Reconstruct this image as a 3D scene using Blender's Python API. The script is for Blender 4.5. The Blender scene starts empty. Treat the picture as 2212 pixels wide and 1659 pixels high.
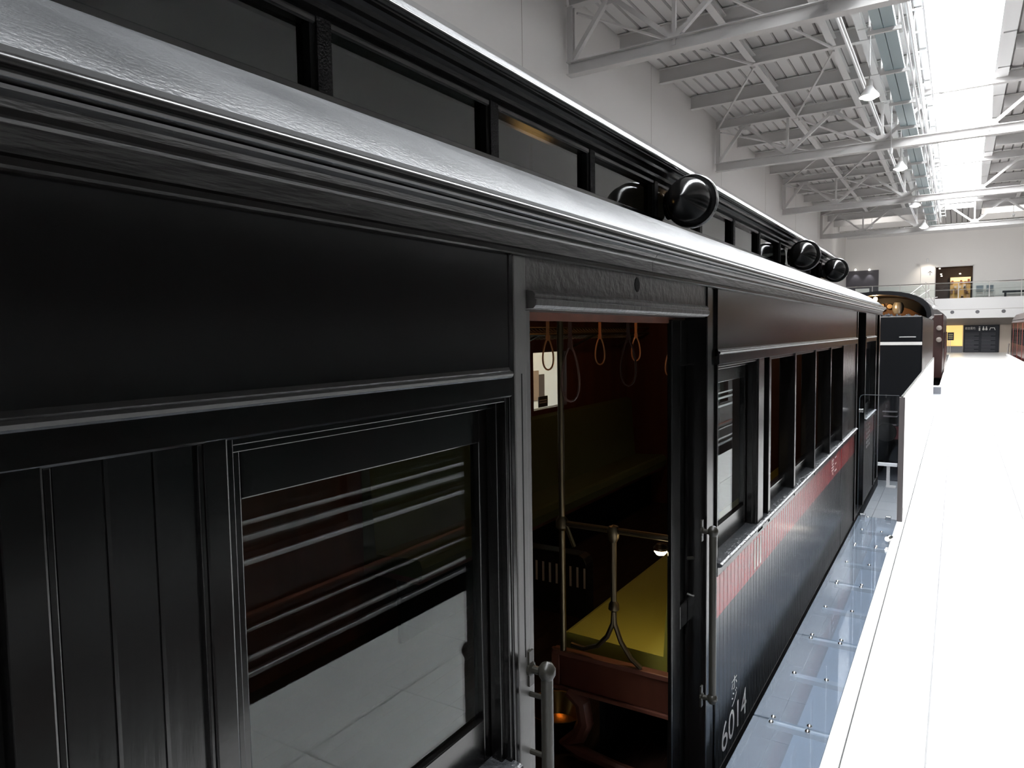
import bpy, math, random
import numpy as np
from mathutils import Vector, Matrix
random.seed(7)
scene = bpy.context.scene
COL = scene.collection

# ------------------------------------------------------------------ camera
F_PX, IMG_W, IMG_H = 1535.0, 2212.0, 1659.0
CX, CY = IMG_W/2, IMG_H/2
EYE = np.array([0.0, 0.0, 1.6])
def _n(v): return v/np.linalg.norm(v)
_vf = _n(np.array([2068-CX, 709-CY, F_PX]))                  # world +Y seen from the camera
_d = np.array([0.015, 1.0, 0.0]); _d[2] = -(_vf[0]*_d[0]+_vf[1]*_d[1])/_vf[2]; _d = _n(_d)
_x = np.cross(_d, _vf)
if _x[0] < 0: _x = -_x
RC = np.stack([_x, _vf, -_d], 1)                             # camera (x right, y down, z forward) from world
def ray(u, v): return RC.T @ np.array([u-CX, v-CY, F_PX])
def atx(u, v, x): r = ray(u, v); return EYE + r*(x/r[0])
def aty(u, v, y): r = ray(u, v); return EYE + r*(y/r[1])
def atz(u, v, z): r = ray(u, v); return EYE + r*((z-EYE[2])/r[2])

cam_data = bpy.data.cameras.new('camera')
cam = bpy.data.objects.new('camera', cam_data); COL.objects.link(cam)
cam_data.sensor_fit = 'HORIZONTAL'; cam_data.sensor_width = 36.0
cam_data.lens = 36.0*F_PX/IMG_W
cam_data.clip_start = 0.02; cam_data.clip_end = 300
_M = Matrix(((RC[0][0], -RC[1][0], -RC[2][0]), (RC[0][1], -RC[1][1], -RC[2][1]), (RC[0][2], -RC[1][2], -RC[2][2])))
cam.matrix_world = Matrix.Translation(Vector(EYE)) @ _M.to_4x4()
scene.camera = cam

# ------------------------------------------------------------------ world, exposure
world = bpy.data.worlds.new('hall_world'); scene.world = world
world.use_nodes = True
world.node_tree.nodes['Background'].inputs[0].default_value = (0.75, 0.85, 1.0, 1)
world.node_tree.nodes['Background'].inputs[1].default_value = 1.0
vs = scene.view_settings
vs.view_transform = 'Standard'; vs.look = 'None'; vs.gamma = 1.0; vs.use_curve_mapping = False
vs.exposure = 0.0
SKYLIGHT = 28.0          # brightness of the daylight coming in by the roof light
BAY_LAMP = 900.0

# ------------------------------------------------------------------ materials
MATS = {}
def mat(name, col, rough=0.5, metal=0.0, spec=0.5, bump=0.0, bscale=40.0, noise=0.0, nscale=6.0, emit=None, estr=0.0,
        rvar=0.0, stretch=(1, 1, 1), coat=0.0):
    if name in MATS: return MATS[name]
    m = bpy.data.materials.new(name); m.use_nodes = True
    nt = m.node_tree; b = nt.nodes['Principled BSDF']
    b.inputs['Base Color'].default_value = (*col, 1)
    b.inputs['Roughness'].default_value = rough
    b.inputs['Metallic'].default_value = metal
    b.inputs['Specular IOR Level'].default_value = spec
    b.inputs['Coat Weight'].default_value = coat
    b.inputs['Coat Roughness'].default_value = 0.08
    if emit:
        b.inputs['Emission Color'].default_value = (*emit, 1); b.inputs['Emission Strength'].default_value = estr
    if bump or noise or rvar:
        geo = nt.nodes.new('ShaderNodeNewGeometry')
        mp = nt.nodes.new('ShaderNodeMapping'); mp.inputs['Scale'].default_value = stretch
        nt.links.new(geo.outputs['Position'], mp.inputs['Vector'])
    if bump:
        n = nt.nodes.new('ShaderNodeTexNoise'); n.inputs['Scale'].default_value = bscale; n.inputs['Detail'].default_value = 4
        bp = nt.nodes.new('ShaderNodeBump'); bp.inputs['Strength'].default_value = bump; bp.inputs['Distance'].default_value = 0.01
        nt.links.new(mp.outputs[0], n.inputs['Vector']); nt.links.new(n.outputs['Fac'], bp.inputs['Height'])
        nt.links.new(bp.outputs[0], b.inputs['Normal'])
    if noise or rvar:
        n2 = nt.nodes.new('ShaderNodeTexNoise'); n2.inputs['Scale'].default_value = nscale; n2.inputs['Detail'].default_value = 6
        nt.links.new(mp.outputs[0], n2.inputs['Vector'])
        if noise:
            mx = nt.nodes.new('ShaderNodeMapRange'); mx.inputs[1].default_value = 0.3; mx.inputs[2].default_value = 0.7
            mx.inputs[3].default_value = 1-noise; mx.inputs[4].default_value = 1+noise
            nt.links.new(n2.outputs['Fac'], mx.inputs[0])
            mul = nt.nodes.new('ShaderNodeVectorMath'); mul.operation = 'SCALE'; mul.inputs[0].default_value = col
            nt.links.new(mx.outputs[0], mul.inputs['Scale']); nt.links.new(mul.outputs[0], b.inputs['Base Color'])
        if rvar:
            mr = nt.nodes.new('ShaderNodeMapRange'); mr.inputs[1].default_value = 0.3; mr.inputs[2].default_value = 0.7
            mr.inputs[3].default_value = max(0.02, rough-rvar); mr.inputs[4].default_value = rough+rvar
            nt.links.new(n2.outputs['Fac'], mr.inputs[0]); nt.links.new(mr.outputs[0], b.inputs['Roughness'])
    MATS[name] = m
    return m

def glass_mat(name, tint=(1, 1, 1), refl=1.0, rough=0.01, dust=0.0, dustcol=(0.5, 0.55, 0.6), ior=1.5):
    m = bpy.data.materials.new(name); m.use_nodes = True
    nt = m.node_tree; nt.nodes.clear()
    out = nt.nodes.new('ShaderNodeOutputMaterial')
    tr = nt.nodes.new('ShaderNodeBsdfTransparent'); tr.inputs[0].default_value = (*tint, 1)
    gl = nt.nodes.new('ShaderNodeBsdfGlossy'); gl.inputs['Roughness'].default_value = rough
    # Schlick reflectance, the same from both sides of the thin sheet
    ge = nt.nodes.new('ShaderNodeNewGeometry'); dt = nt.nodes.new('ShaderNodeVectorMath'); dt.operation = 'DOT_PRODUCT'
    nt.links.new(ge.outputs['Normal'], dt.inputs[0]); nt.links.new(ge.outputs['Incoming'], dt.inputs[1])
    def mth(op, a, b=None):
        k = nt.nodes.new('ShaderNodeMath'); k.operation = op
        nt.links.new(a, k.inputs[0])
        if b is not None: k.inputs[1].default_value = b
        return k
    ab = mth('ABSOLUTE', dt.outputs['Value']); om = nt.nodes.new('ShaderNodeMath'); om.operation = 'SUBTRACT'; om.inputs[0].default_value = 1.0; om.use_clamp = True
    nt.links.new(ab.outputs[0], om.inputs[1])
    p5 = mth('POWER', om.outputs[0], 5.0); sc = mth('MULTIPLY', p5.outputs[0], .96); ad = mth('ADD', sc.outputs[0], .04)
    mu = mth('MULTIPLY', ad.outputs[0], refl); mu.use_clamp = True
    mx = nt.nodes.new('ShaderNodeMixShader')
    nt.links.new(mu.outputs[0], mx.inputs[0])
    base = tr
    if dust > 0:
        df = nt.nodes.new('ShaderNodeBsdfDiffuse'); df.inputs[0].default_value = (*dustcol, 1)
        mx2 = nt.nodes.new('ShaderNodeMixShader'); mx2.inputs[0].default_value = dust
        nt.links.new(tr.outputs[0], mx2.inputs[1]); nt.links.new(df.outputs[0], mx2.inputs[2]); base = mx2
    nt.links.new(base.outputs[0], mx.inputs[1]); nt.links.new(gl.outputs[0], mx.inputs[2])
    nt.links.new(mx.outputs[0], out.inputs[0])
    MATS[name] = m
    return m

def board_mat():
    """black side boarding with the red class stripe painted across it"""
    m = mat('side_board_paint', (0.004, 0.004, 0.0042), rough=0.2, bump=0.1, bscale=14, stretch=(1, 3, .35))
    nt = m.node_tree; b = nt.nodes['Principled BSDF']
    geo = nt.nodes.new('ShaderNodeNewGeometry'); sep = nt.nodes.new('ShaderNodeSeparateXYZ')
    nt.links.new(geo.outputs['Position'], sep.inputs[0])
    a = nt.nodes.new('ShaderNodeMath'); a.operation = 'GREATER_THAN'; a.inputs[1].default_value = 0.520
    c = nt.nodes.new('ShaderNodeMath'); c.operation = 'LESS_THAN'; c.inputs[1].default_value = 0.696
    nt.links.new(sep.outputs['Z'], a.inputs[0]); nt.links.new(sep.outputs['Z'], c.inputs[0])
    k = nt.nodes.new('ShaderNodeMath'); k.operation = 'MULTIPLY'
    nt.links.new(a.outputs[0], k.inputs[0]); nt.links.new(c.outputs[0], k.inputs[1])
    mx = nt.nodes.new('ShaderNodeMix'); mx.data_type = 'RGBA'
    mx.inputs['A'].default_value = (0.004, 0.004, 0.0042, 1); mx.inputs['B'].default_value = (0.36, 0.028, 0.03, 1)
    nt.links.new(k.outputs[0], mx.inputs['Factor']); nt.links.new(mx.outputs['Result'], b.inputs['Base Color'])
    return m

BLACK = mat('black_gloss_paint', (0.0035, 0.0032, 0.0032), rough=0.17, bump=0.02, bscale=22)
PANEL = mat('black_panel_paint', (0.003, 0.0028, 0.0028), rough=0.19, bump=0.035, bscale=7, stretch=(1, .6, 1))
WORN = mat('worn_black_paint', (0.006, 0.0053, 0.005), rough=0.25, bump=0.12, bscale=70, stretch=(1, .12, 1))
ROUGHB = mat('hammered_black_paint', (0.006, 0.005, 0.005), rough=0.16, bump=0.9, bscale=170)
ROOFG = mat('grey_roof_paint', (0.055, 0.057, 0.060), rough=0.36, bump=0.22, bscale=170, noise=0.15, nscale=5, rvar=0.07, stretch=(1, .6, 1))
BOARD = board_mat()
JAMB = mat('grey_jamb_paint', (0.10, 0.098, 0.094), rough=0.4, bump=0.1, bscale=30)
WALL = mat('white_wall_paint', (0.80, 0.78, 0.76), rough=0.7)
WALL2 = mat('grey_wall_tone', (0.66, 0.65, 0.645), rough=0.7)  # slightly greyer than the white wall
STEEL = mat('pale_grey_steel', (0.60, 0.585, 0.575), rough=0.55)
DECK = mat('roof_deck_paint', (0.62, 0.605, 0.595), rough=0.6)
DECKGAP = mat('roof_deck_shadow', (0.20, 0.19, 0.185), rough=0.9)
WHITE = mat('white_enamel', (0.85, 0.85, 0.85), rough=0.4)
GALV = mat('galvanised_duct', (0.33, 0.40, 0.42), rough=0.45, metal=0.3)
TILE = mat('white_floor_tile', (0.88, 0.87, 0.85), rough=0.22, bump=0.01, bscale=30)
GROUT = mat('tile_grout', (0.30, 0.30, 0.30), rough=0.8)
FLOORM = TILE
PITF = mat('grey_pit_tile', (0.19, 0.20, 0.215), rough=0.5)
PITG = mat('pale_grout', (0.5, 0.5, 0.5), rough=0.8)
BALLAST = mat('dark_ballast', (0.03, 0.032, 0.04), rough=0.95, bump=1.0, bscale=60, noise=0.6, nscale=80)
PANE = glass_mat('window_glass', (0.80, 0.86, 0.84), 1.0, 0.008)
CPANE = glass_mat('clerestory_glass', (0.40, 0.43, 0.41), 1.5, 0.004)
ACRYL = glass_mat('clear_acrylic', (0.90, 0.92, 0.94), 1.0, 0.01)
PLATE = glass_mat('scuffed_acrylic', (0.62, 0.68, 0.74), 1.0, 0.03, 0.20, (0.40, 0.46, 0.54))
GLARE_GLASS = mat('floor_glare_glass', (0.86, 0.88, 0.89), rough=0.12)  # white body colour stands in for the floor mirrored at grazing angle
CHROME = mat('polished_steel', (0.75, 0.74, 0.73), rough=0.18, metal=1.0)
BRASS = mat('aged_brass', (0.13, 0.10, 0.06), rough=0.38, metal=0.9)
IRON = mat('grey_green_iron', (0.016, 0.015, 0.012), spec=.3, rough=0.35, bump=0.1, bscale=60)
WOOD = mat('dark_red_wood', (0.085, 0.025, 0.014), rough=0.35, bump=0.05, bscale=20, stretch=(1, 1, .1), noise=.3, nscale=8)
WOODL = mat('brown_wood_trim', (0.12, 0.042, 0.026), rough=0.4, noise=.25, nscale=10)
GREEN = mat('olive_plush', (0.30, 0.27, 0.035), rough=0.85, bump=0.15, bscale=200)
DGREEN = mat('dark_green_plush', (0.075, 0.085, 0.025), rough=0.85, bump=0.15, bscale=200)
LEATHER = mat('tan_leather_strap', (0.48, 0.18, 0.06), rough=0.5)
LEATHER_UNLIT = mat('unlit_leather_strap', (0.07, 0.03, 0.02), rough=0.5)  # leather darkened to stand in for straps out of the lamplight
DARK = mat('matt_black', (0.003, 0.003, 0.003), rough=0.6, spec=0.15)
LOCO = mat('loco_black', (0.003, 0.0034, 0.005), rough=0.4, spec=0.25)
LOCOS = mat('loco_side_black', (0.03, 0.028, 0.028), rough=0.25, bump=.03, bscale=6)
MAROON = mat('maroon_paint', (0.055, 0.010, 0.008), rough=0.25)
BROWN = mat('brown_loco_paint', (0.025, 0.009, 0.008), rough=0.3)
COAL = mat('coal', (0.05, 0.055, 0.065), rough=0.35, bump=1.0, bscale=30)
WTEXT = mat('white_lettering', (0.80, 0.78, 0.75), rough=0.5)
CREAM = mat('warm_plaster', (0.75, 0.52, 0.20), rough=0.7)
TAUPE = mat('taupe_wall', (0.36, 0.32, 0.29), rough=0.7)
CHAR = mat('charcoal_board', (0.012, 0.013, 0.019), rough=0.5, spec=.3)
DWALL = mat('dark_gallery_wall', (0.07, 0.06, 0.065), rough=0.6)

# ------------------------------------------------------------------ mesh helpers
class MB:
    def __init__(s): s.v = []; s.f = []
    def _add(s, vs, fs):
        o = len(s.v); s.v += [tuple(map(float, p)) for p in vs]; s.f += [tuple(i+o for i in q) for q in fs]; return s
    def hexa(s, c): return s._add(c, [(0, 3, 2, 1), (4, 5, 6, 7), (0, 1, 5, 4), (1, 2, 6, 5), (2, 3, 7, 6), (3, 0, 4, 7)])
    def box(s, x0, x1, y0, y1, z0, z1):
        if x0 > x1: x0, x1 = x1, x0
        if y0 > y1: y0, y1 = y1, y0
        if z0 > z1: z0, z1 = z1, z0
        return s.hexa([(x0, y0, z0), (x1, y0, z0), (x1, y1, z0), (x0, y1, z0), (x0, y0, z1), (x1, y0, z1), (x1, y1, z1), (x0, y1, z1)])
    def prism(s, prof, a0, a1, axis='y'):
        """closed 2D outline swept along an axis; outline is (x,z) for y, (y,z) for x, (x,y) for z"""
        n = len(prof)
        def p(q, a): return {'y': (q[0], a, q[1]), 'x': (a, q[0], q[1]), 'z': (q[0], q[1], a)}[axis]
        vs = [p(q, a0) for q in prof]+[p(q, a1) for q in prof]
        fs = [(i, (i+1) % n, n+(i+1) % n, n+i) for i in range(n)]+[tuple(range(n-1, -1, -1)), tuple(range(n, 2*n))]
        return s._add(vs, fs)
    def strip(s, rows, closed=False):
        """quads between consecutive point rows"""
        n = len(rows[0]); vs = [p for r in rows for p in r]; fs = []
        for j in range(len(rows)-1):
            for i in range(n if closed else n-1):
                k = (i+1) % n
                fs.append((j*n+i, j*n+k, (j+1)*n+k, (j+1)*n+i))
        return s._add(vs, fs)
    def tube(s, path, r, n=10, caps=True):
        path = [Vector(p) for p in path]; rows = []
        up = Vector((0, 0, 1)); prev = None
        for i, p in enumerate(path):
            t = (path[min(i+1, len(path)-1)]-path[max(i-1, 0)]).normalized()
            if prev is None:
                a = t.cross(up)
                if a.length < 1e-3: a = t.cross(Vector((1, 0, 0)))
            else: a = prev-t*prev.dot(t)
            a.normalize(); prev = a; b = t.cross(a)
            rr = r[i] if isinstance(r, (list, tuple)) else r
            rows.append([p+(a*math.cos(2*math.pi*k/n)+b*math.sin(2*math.pi*k/n))*rr for k in range(n)])
        o = len(s.v); s.strip(rows, True)
        if caps:
            s.f.append(tuple(o+k for k in range(n-1, -1, -1))); m = o+(len(path)-1)*n; s.f.append(tuple(m+k for k in range(n)))
        return s
    def lathe(s, o, d, prof, n=24):
        """profile [(distance along d, radius)]"""
        o = Vector(o); d = Vector(d).normalized()
        a = d.cross(Vector((0, 0, 1)))
        if a.length < 1e-3: a = d.cross(Vector((1, 0, 0)))
        a.normalize(); b = d.cross(a)
        s.strip([[o+d*h+(a*math.cos(2*math.pi*k/n)+b*math.sin(2*math.pi*k/n))*r for k in range(n)] for h, r in prof], True)
        return s
    def beam(s, p, q, w, h, up=(0, 0, 1)):
        p = Vector(p); q = Vector(q); t = (q-p).normalized(); a = t.cross(Vector(up))
        if a.length < 1e-3: a = t.cross(Vector((0, 1, 0)))
        a.normalize(); b = a.cross(t); a = a*w/2; b = b*h/2
        return s.hexa([p-a-b, p+a-b, q+a-b, q-a-b, p-a+b, p+a+b, q+a+b, q-a+b])
    def ibeam(s, p, q, w, h, tk=0.02):
        p = Vector(p); q = Vector(q); t = (q-p).normalized(); a = t.cross(Vector((0, 0, 1)))
        if a.length < 1e-3: a = Vector((1, 0, 0))
        a.normalize(); b = a.cross(t)
        s.beam(p+b*(h-tk)/2, q+b*(h-tk)/2, w, tk); s.beam(p-b*(h-tk)/2, q-b*(h-tk)/2, w, tk); s.beam(p, q, tk, h-2*tk)
        return s
    def mesh(s, name, m, off=(0, 0, 0), smooth=False):
        me = bpy.data.meshes.new(name)
        me.from_pydata([(a-off[0], b-off[1], c-off[2]) for a, b, c in s.v], [], s.f)
        me.materials.append(m)
        if smooth: me.polygons.foreach_set('use_smooth', [True]*len(me.polygons))
        me.update(); return me

def wloc(o):
    l = Vector((0, 0, 0))
    while o is not None: l += o.location; o = o.parent
    return l
def tag(o, label=None, cat=None, group=None, kind=None):
    if label: o['label'] = label
    if cat: o['category'] = cat
    if group: o['group'] = group
    if kind: o['kind'] = kind
    return o
def thing(name, loc, label, cat, group=None):
    o = bpy.data.objects.new(name, None); COL.objects.link(o); o.location = loc; o.empty_display_size = 0.1
    return tag(o, label, cat, group)
def link(me, name, parent=None, loc=(0, 0, 0)):
    o = bpy.data.objects.new(name, me); COL.objects.link(o); o.location = loc
    if parent is not None: o.parent = parent
    return o
def part(name, mb, m, parent=None, label=None, smooth=False, bevel=0.0, seg=2, base=None, kind=None, angle=35):
    off = wloc(parent) if parent is not None else Vector(base or (0, 0, 0))
    me = mb.mesh(name, m, off, smooth)
    o = link(me, name, parent, base if (parent is None and base) else (0, 0, 0))
    if bevel:
        b = o.modifiers.new('bevel', 'BEVEL'); b.width = bevel; b.segments = seg; b.limit_method = 'ANGLE'; b.angle_limit = math.radians(30)
    if smooth and angle:
        try: me.set_sharp_from_angle(angle=math.radians(angle))
        except Exception: pass
    return tag(o, label, kind=kind)
def struct(name, mb, m, **k):
    return part(name, mb, m, kind='structure', **k)
def single(name, mb, m, label, cat, group=None, base=(0, 0, 0), **k):
    return tag(part(name, mb, m, base=base, **k), label, cat, group)
def copy_tree(o, loc=None, parent=None):
    c = o.copy(); COL.objects.link(c)
    if parent is not None: c.parent = parent
    for ch in list(o.children): copy_tree(ch, None, c)
    if loc is not None: c.location = loc
    return c
_tmp = {}
def text_part(name, body, box, plane, m, parent=None, depth=0.0, shear=0.0, label=None):
    """flat lettering fitted into box (a0,a1,b0,b1); plane ('x',X) faces +X, ('y',Y) faces -Y"""
    cu = bpy.data.curves.new(name, 'FONT'); cu.body = body; cu.shear = shear
    to = bpy.data.objects.new(name+'_curve', cu); COL.objects.link(to)
    bpy.context.view_layer.update()
    me0 = bpy.data.meshes.new_from_object(to.evaluated_get(bpy.context.evaluated_depsgraph_get()))
    co = [v.co.copy() for v in me0.vertices]; fs = [tuple(p.vertices) for p in me0.polygons]
    bpy.data.objects.remove(to); bpy.data.curves.remove(cu); bpy.data.meshes.remove(me0)
    if not co: return None
    x0 = min(c.x for c in co); x1 = max(c.x for c in co); y0 = min(c.y for c in co); y1 = max(c.y for c in co)
    mb = MB(); vsx = []
    for c in co:
        a = box[0]+(c.x-x0)/max(x1-x0, 1e-6)*(box[1]-box[0]); b = box[2]+(c.y-y0)/max(y1-y0, 1e-6)*(box[3]-box[2])
        vsx.append((plane[1], a, b) if plane[0] == 'x' else (a, plane[1], b))
    mb._add(vsx, fs)
    return part(name, mb, m, parent, label)

# ------------------------------------------------------------------ setting: dimensions
HX, Y0, Y1 = 6.8, -14.0, 56.0            # half width of the hall and its two ends
CEIL = 8.5
PE = -0.39                               # platform edge beside the railcar
PIT = -1.14
X0 = -0.95                               # outer face of the railcar side
TRUSS_Y = [2.8+10.4*k for k in range(-1, 5)]

# floor: a slab in pieces around the two track pits, tiles near the camera
mb = MB()
mb.box(PE+0.06, 1.0, Y0, 13.5, -1.4, -0.012)
mb.box(PE+0.06, 2.45, 13.5, 51.0, -1.4, -0.012)
mb.box(-HX, -3.35, Y0, Y1, -1.4, 0.0)
mb.box(-3.35, HX, 51.0, Y1, -1.4, -0.012)
mb.box(4.6, HX, Y0, 13.5, -1.4, 0)
mb.box(5.9, HX, 13.5, 51.0, -1.4, 0)
floor = struct('floor', mb, GROUT)
TS = 0.565
tile_me = {}
def tile_mesh(w, l):
    k = (round(w, 3), round(l, 3))
    if k not in tile_me:
        b = 0.002
        tile_me[k] = MB().strip([[(0, 0, -.012), (w, 0, -.012), (w, l, -.012), (0, l, -.012)], [(0, 0, -b), (w, 0, -b), (w, l, -b), (0, l, -b)],
                                 [(b, b, 0), (w-b, b, 0), (w-b, l-b, 0), (b, l-b, 0)]], True)
        tile_me[k].f.append((8, 9, 10, 11)); tile_me[k] = tile_me[k].mesh('tile', TILE)
    return tile_me[k]
g = 0.006
xs = [PE+0.06, -0.062, 0.503, 1.0]
for i in range(3):
    for j in range(-3, 24):
        y = 2.935+TS*j
        link(tile_mesh(xs[i+1]-xs[i]-g, TS-g), 'tile', floor, (xs[i]+g/2, y+g/2, 0))
yl = 2.935+TS*24
mb = MB(); mb.box(PE+0.06, 1.0, Y0, 2.935-3*TS-g, -0.012, 0); mb.box(PE+0.06, 2.45, yl, 51, -0.012, 0); mb.box(-3.35, HX, 51, Y1, -0.012, 0)
part('tile_field', mb, TILE, floor, kind='stuff')
curb = struct('trim_1', MB().box(PE, PE+0.058, Y0, 51, -1.3, 0.004), WHITE, bevel=.002)
mb = MB(); mb.box(PE-0.005, PE-0.165, Y0, 6.9, -0.16, -0.13)
struct('trim_2', mb, mat('pit_ledge_paint', (0.42, 0.45, 0.5), rough=.5))

# track pit
mb = MB(); mb.box(-3.35, PE, Y0, 51, PIT-.1, PIT-.012); mb.box(1.0, 4.6, Y0, 13.5, PIT-.1, PIT); mb.box(2.45, 5.9, 13.5, 51, PIT-.1, PIT)
pitf = struct('floor_pit', mb, PITG)
ptile = MB().box(0, .596, 0, .596, -.012, 0).mesh('tile', PITF)
for i in range(2):
    for j in range(26): link(ptile, 'tile', pitf, (PE-.005-.6*(i+1), -1.2+.6*j, PIT))
mb = MB(); mb.box(PE-1.21, -3.34, Y0, 14.4, PIT-.012, PIT); mb.box(PE-.005, -3.34, 14.4, 51, PIT-.012, PIT+.02)
mb.box(PE-.005, PE-1.21, Y0, -1.2, PIT-.012, PIT)
part('ballast_bed', mb, BALLAST, pitf, kind='stuff')

# walls
mb = MB(); mb.box(-HX-.3, -HX, Y0, Y1+.3, 0, 6.45); wl = struct('wall_left', mb, WALL2)
mb = MB(); mb.box(-HX-.3, -HX-.08, Y0, Y1+.3, 6.45, 9.2)
part('upper_wall', mb, WALL, wl)
for k in range(10):
    y = -8+6.5*k
    part('panel_joint', MB().box(-HX-.082, -HX-.077, y, y+.012, 6.45, 8.5), TAUPE, wl)
wr = struct('wall_right', MB().box(HX, HX+.3, Y0, Y1+.3, 0, 4.2), DWALL)
part('upper_wall', MB().box(HX, HX+.3, Y0, Y1+.3, 4.2, 9.2), WALL, wr)
struct('wall_near', MB().box(-HX, HX, Y0-.3, Y0, 0, 9.2), DWALL)

# ceiling: backing sheet, ribs of deck, skylight slot in the middle
SKX0, SKX1, SKY0, SKY1 = -0.76, 0.70, -12.0, 47.5
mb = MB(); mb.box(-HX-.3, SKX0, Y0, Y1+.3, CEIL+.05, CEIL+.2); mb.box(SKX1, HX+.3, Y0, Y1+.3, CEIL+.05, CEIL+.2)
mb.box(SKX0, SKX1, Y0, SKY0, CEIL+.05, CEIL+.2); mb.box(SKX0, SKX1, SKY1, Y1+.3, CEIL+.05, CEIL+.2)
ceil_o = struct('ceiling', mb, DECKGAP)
strip_me = MB().prism([(0, .05), (.015, 0), (.255, 0), (.27, .05)], 0, Y1-Y0).mesh('deck_strip', DECK)
x = -HX-.06
while x < SKX0-.3: link(strip_me, 'deck_strip', ceil_o, (x, Y0, CEIL)); x += .305
x = SKX1+.04
while x < HX-.2: link(strip_me, 'deck_strip', ceil_o, (x, Y0, CEIL)); x += .305
send = MB().prism([(0, .05), (.015, 0), (.255, 0), (.27, .05)], SKY1+.06, Y1).mesh('deck_strip', DECK)
for k in range(5): link(send, 'deck_strip', ceil_o, (SKX0-.03+.3*k, 0, CEIL))
sky = mat('daylight_glazing', (0.9, 0.9, 0.9), rough=.4, emit=(0.97, 1.0, 1.03), estr=SKYLIGHT)
win = struct('window_1', MB().box(SKX0, SKX1, SKY0, SKY1, CEIL+.32, CEIL+.34), sky)
mb = MB()
for xx in (SKX0, SKX1):
    mb.box(xx-.03, xx+.03, SKY0-.05, SKY1+.05, CEIL-.22, CEIL+.36)
mb.box(SKX0, SKX1, SKY0-.05, SKY0, CEIL-.22, CEIL+.36); mb.box(SKX0, SKX1, SKY1, SKY1+.05, CEIL-.22, CEIL+.36)
part('skylight_kerb', mb, WHITE, win)
for k in range(23):
    y = SKY0+2.6*k+1.0
    part('kerb_plate', MB().box(SKX1+.03, SKX1+.29, y, y+2.5, CEIL-.20, CEIL-.16), WHITE, win)
    part('kerb_plate', MB().box(SKX0-.03, SKX0-.17, y, y+2.5, CEIL-.20, CEIL-.16), WHITE, win)

# ------------------------------------------------------------------ roof steelwork
ORD = ['first', 'second', 'third', 'fourth', 'fifth', 'sixth', 'seventh', 'eighth', 'ninth', 'tenth', 'eleventh', 'twelfth']
def truss(y):
    t = thing('roof_truss', (-HX, y, 6.8), 'pale grey steel roof truss spanning the hall under the ribbed deck', 'truss', 'roof trusses across the hall')
    zb, zt = 6.93, 8.28
    part('bottom_chord', MB().ibeam((-HX, y, zb), (HX, y, zb), .22, .26), STEEL, t)
    part('top_chord', MB().ibeam((-HX, y, zt), (HX, y, zt), .2, .28), STEEL, t)
    for sx in (-1, 1): part('end_post', MB().ibeam((sx*(HX-.06), y, zb+.13), (sx*(HX-.06), y, zt-.14), .12, .12), STEEL, t)
    nodes = [(-HX+.05, zb+.12)]+[(-5.9+1.305*k, (zt-.13) if k % 2 == 0 else (zb+.12)) for k in range(10)]+[(HX-.05, zb+.12)]
    for a, b in zip(nodes[:-1], nodes[1:]):
        part('diagonal', MB().beam((a[0], y, a[1]), (b[0], y, b[1]), .10, .09), STEEL, t)
    for k in range(10):
        X_ = -5.9+1.305*k
        if k % 2:
            part('vertical', MB().beam((X_, y, zb), (X_, y, zt), .07, .07), STEEL, t)
            part('gusset', MB().prism([(X_-.22, zb+.12), (X_+.22, zb+.12), (X_+.1, zb+.3), (X_-.1, zb+.3)], y-.01, y+.01), STEEL, t)
        else:
            part('gusset', MB().prism([(X_-.22, zt-.12), (X_-.12, zt-.28), (X_+.12, zt-.28), (X_+.22, zt-.12)], y-.01, y+.01), STEEL, t)
    return t
t0 = truss(TRUSS_Y[0])
t0['label'] = 'pale grey steel roof truss, sixth from the balcony wall, spanning the hall'
for k, y in enumerate(TRUSS_Y[1:]):
    c = copy_tree(t0, (-HX, y, 6.8)); c['label'] = 'pale grey steel roof truss, %s from the balcony wall, spanning the hall' % ORD[4-k]
bm_me = {}
for si, (xa, xb) in enumerate(((-HX, SKX0-.2), (SKX1+.32, HX))):
    me = MB().ibeam((xa, 0, 8.30), (xb, 0, 8.30), .16, .36).mesh('roof_beam', STEEL)
    for k in range(-4, 21):
        if k % 4 == 0: continue
        y = 2.8+2.6*k
        if y > 54 or y < -7: continue
        o = link(me, 'roof_beam', None, (0, y, 0))
        nt4 = 4-(k//4)                       # trusses left before the balcony wall
        wh = ('%s beam past the %s truss from the balcony wall' % (ORD[k % 4-1], ORD[nt4])) if nt4 >= 0 else '%s beam past all trusses' % ORD[k % 4-1]
        tag(o, 'grey roof beam %s, %s' % ('above the galvanised duct' if si == 0 else 'over the maroon train side', wh), 'beam', 'roof beams '+('duct side' if si == 0 else 'train side'))
tie_me = {}
for X_ in (-4.4, -2.6, -1.95, 2.4, 4.4):
    for a, b in zip(TRUSS_Y[:-1], TRUSS_Y[1:]):
        for j in range(4):
            ya = a+2.6*j
            o = link(tie_me.setdefault(X_, MB().ibeam((X_, .11, 8.22), (X_, 2.49, 8.22), .16, .18).mesh('tie_beam', STEEL)), 'tie_beam', None, (0, ya, 0))
            tag(o, 'short grey steel tie beam running lengthwise between two roof beams', 'beam', 'lengthwise tie beams')
for a, b in zip(TRUSS_Y[1:-1], TRUSS_Y[2:]):
    for (p, q) in (((-HX+.1, a+.2), (-4.4, a+5.1)), ((-4.4, a+5.3), (-HX+.1, b-.2)), ((-4.3, a+.2), (-2.6, a+5.1)), ((-2.6, a+5.3), (-4.3, b-.2))):
        single('brace_rod', MB().beam((*p, 8.095), (*q, 8.095), .045, .04), STEEL, 'thin grey diagonal brace under the ribbed roof deck', 'brace', 'roof bracing')
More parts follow.
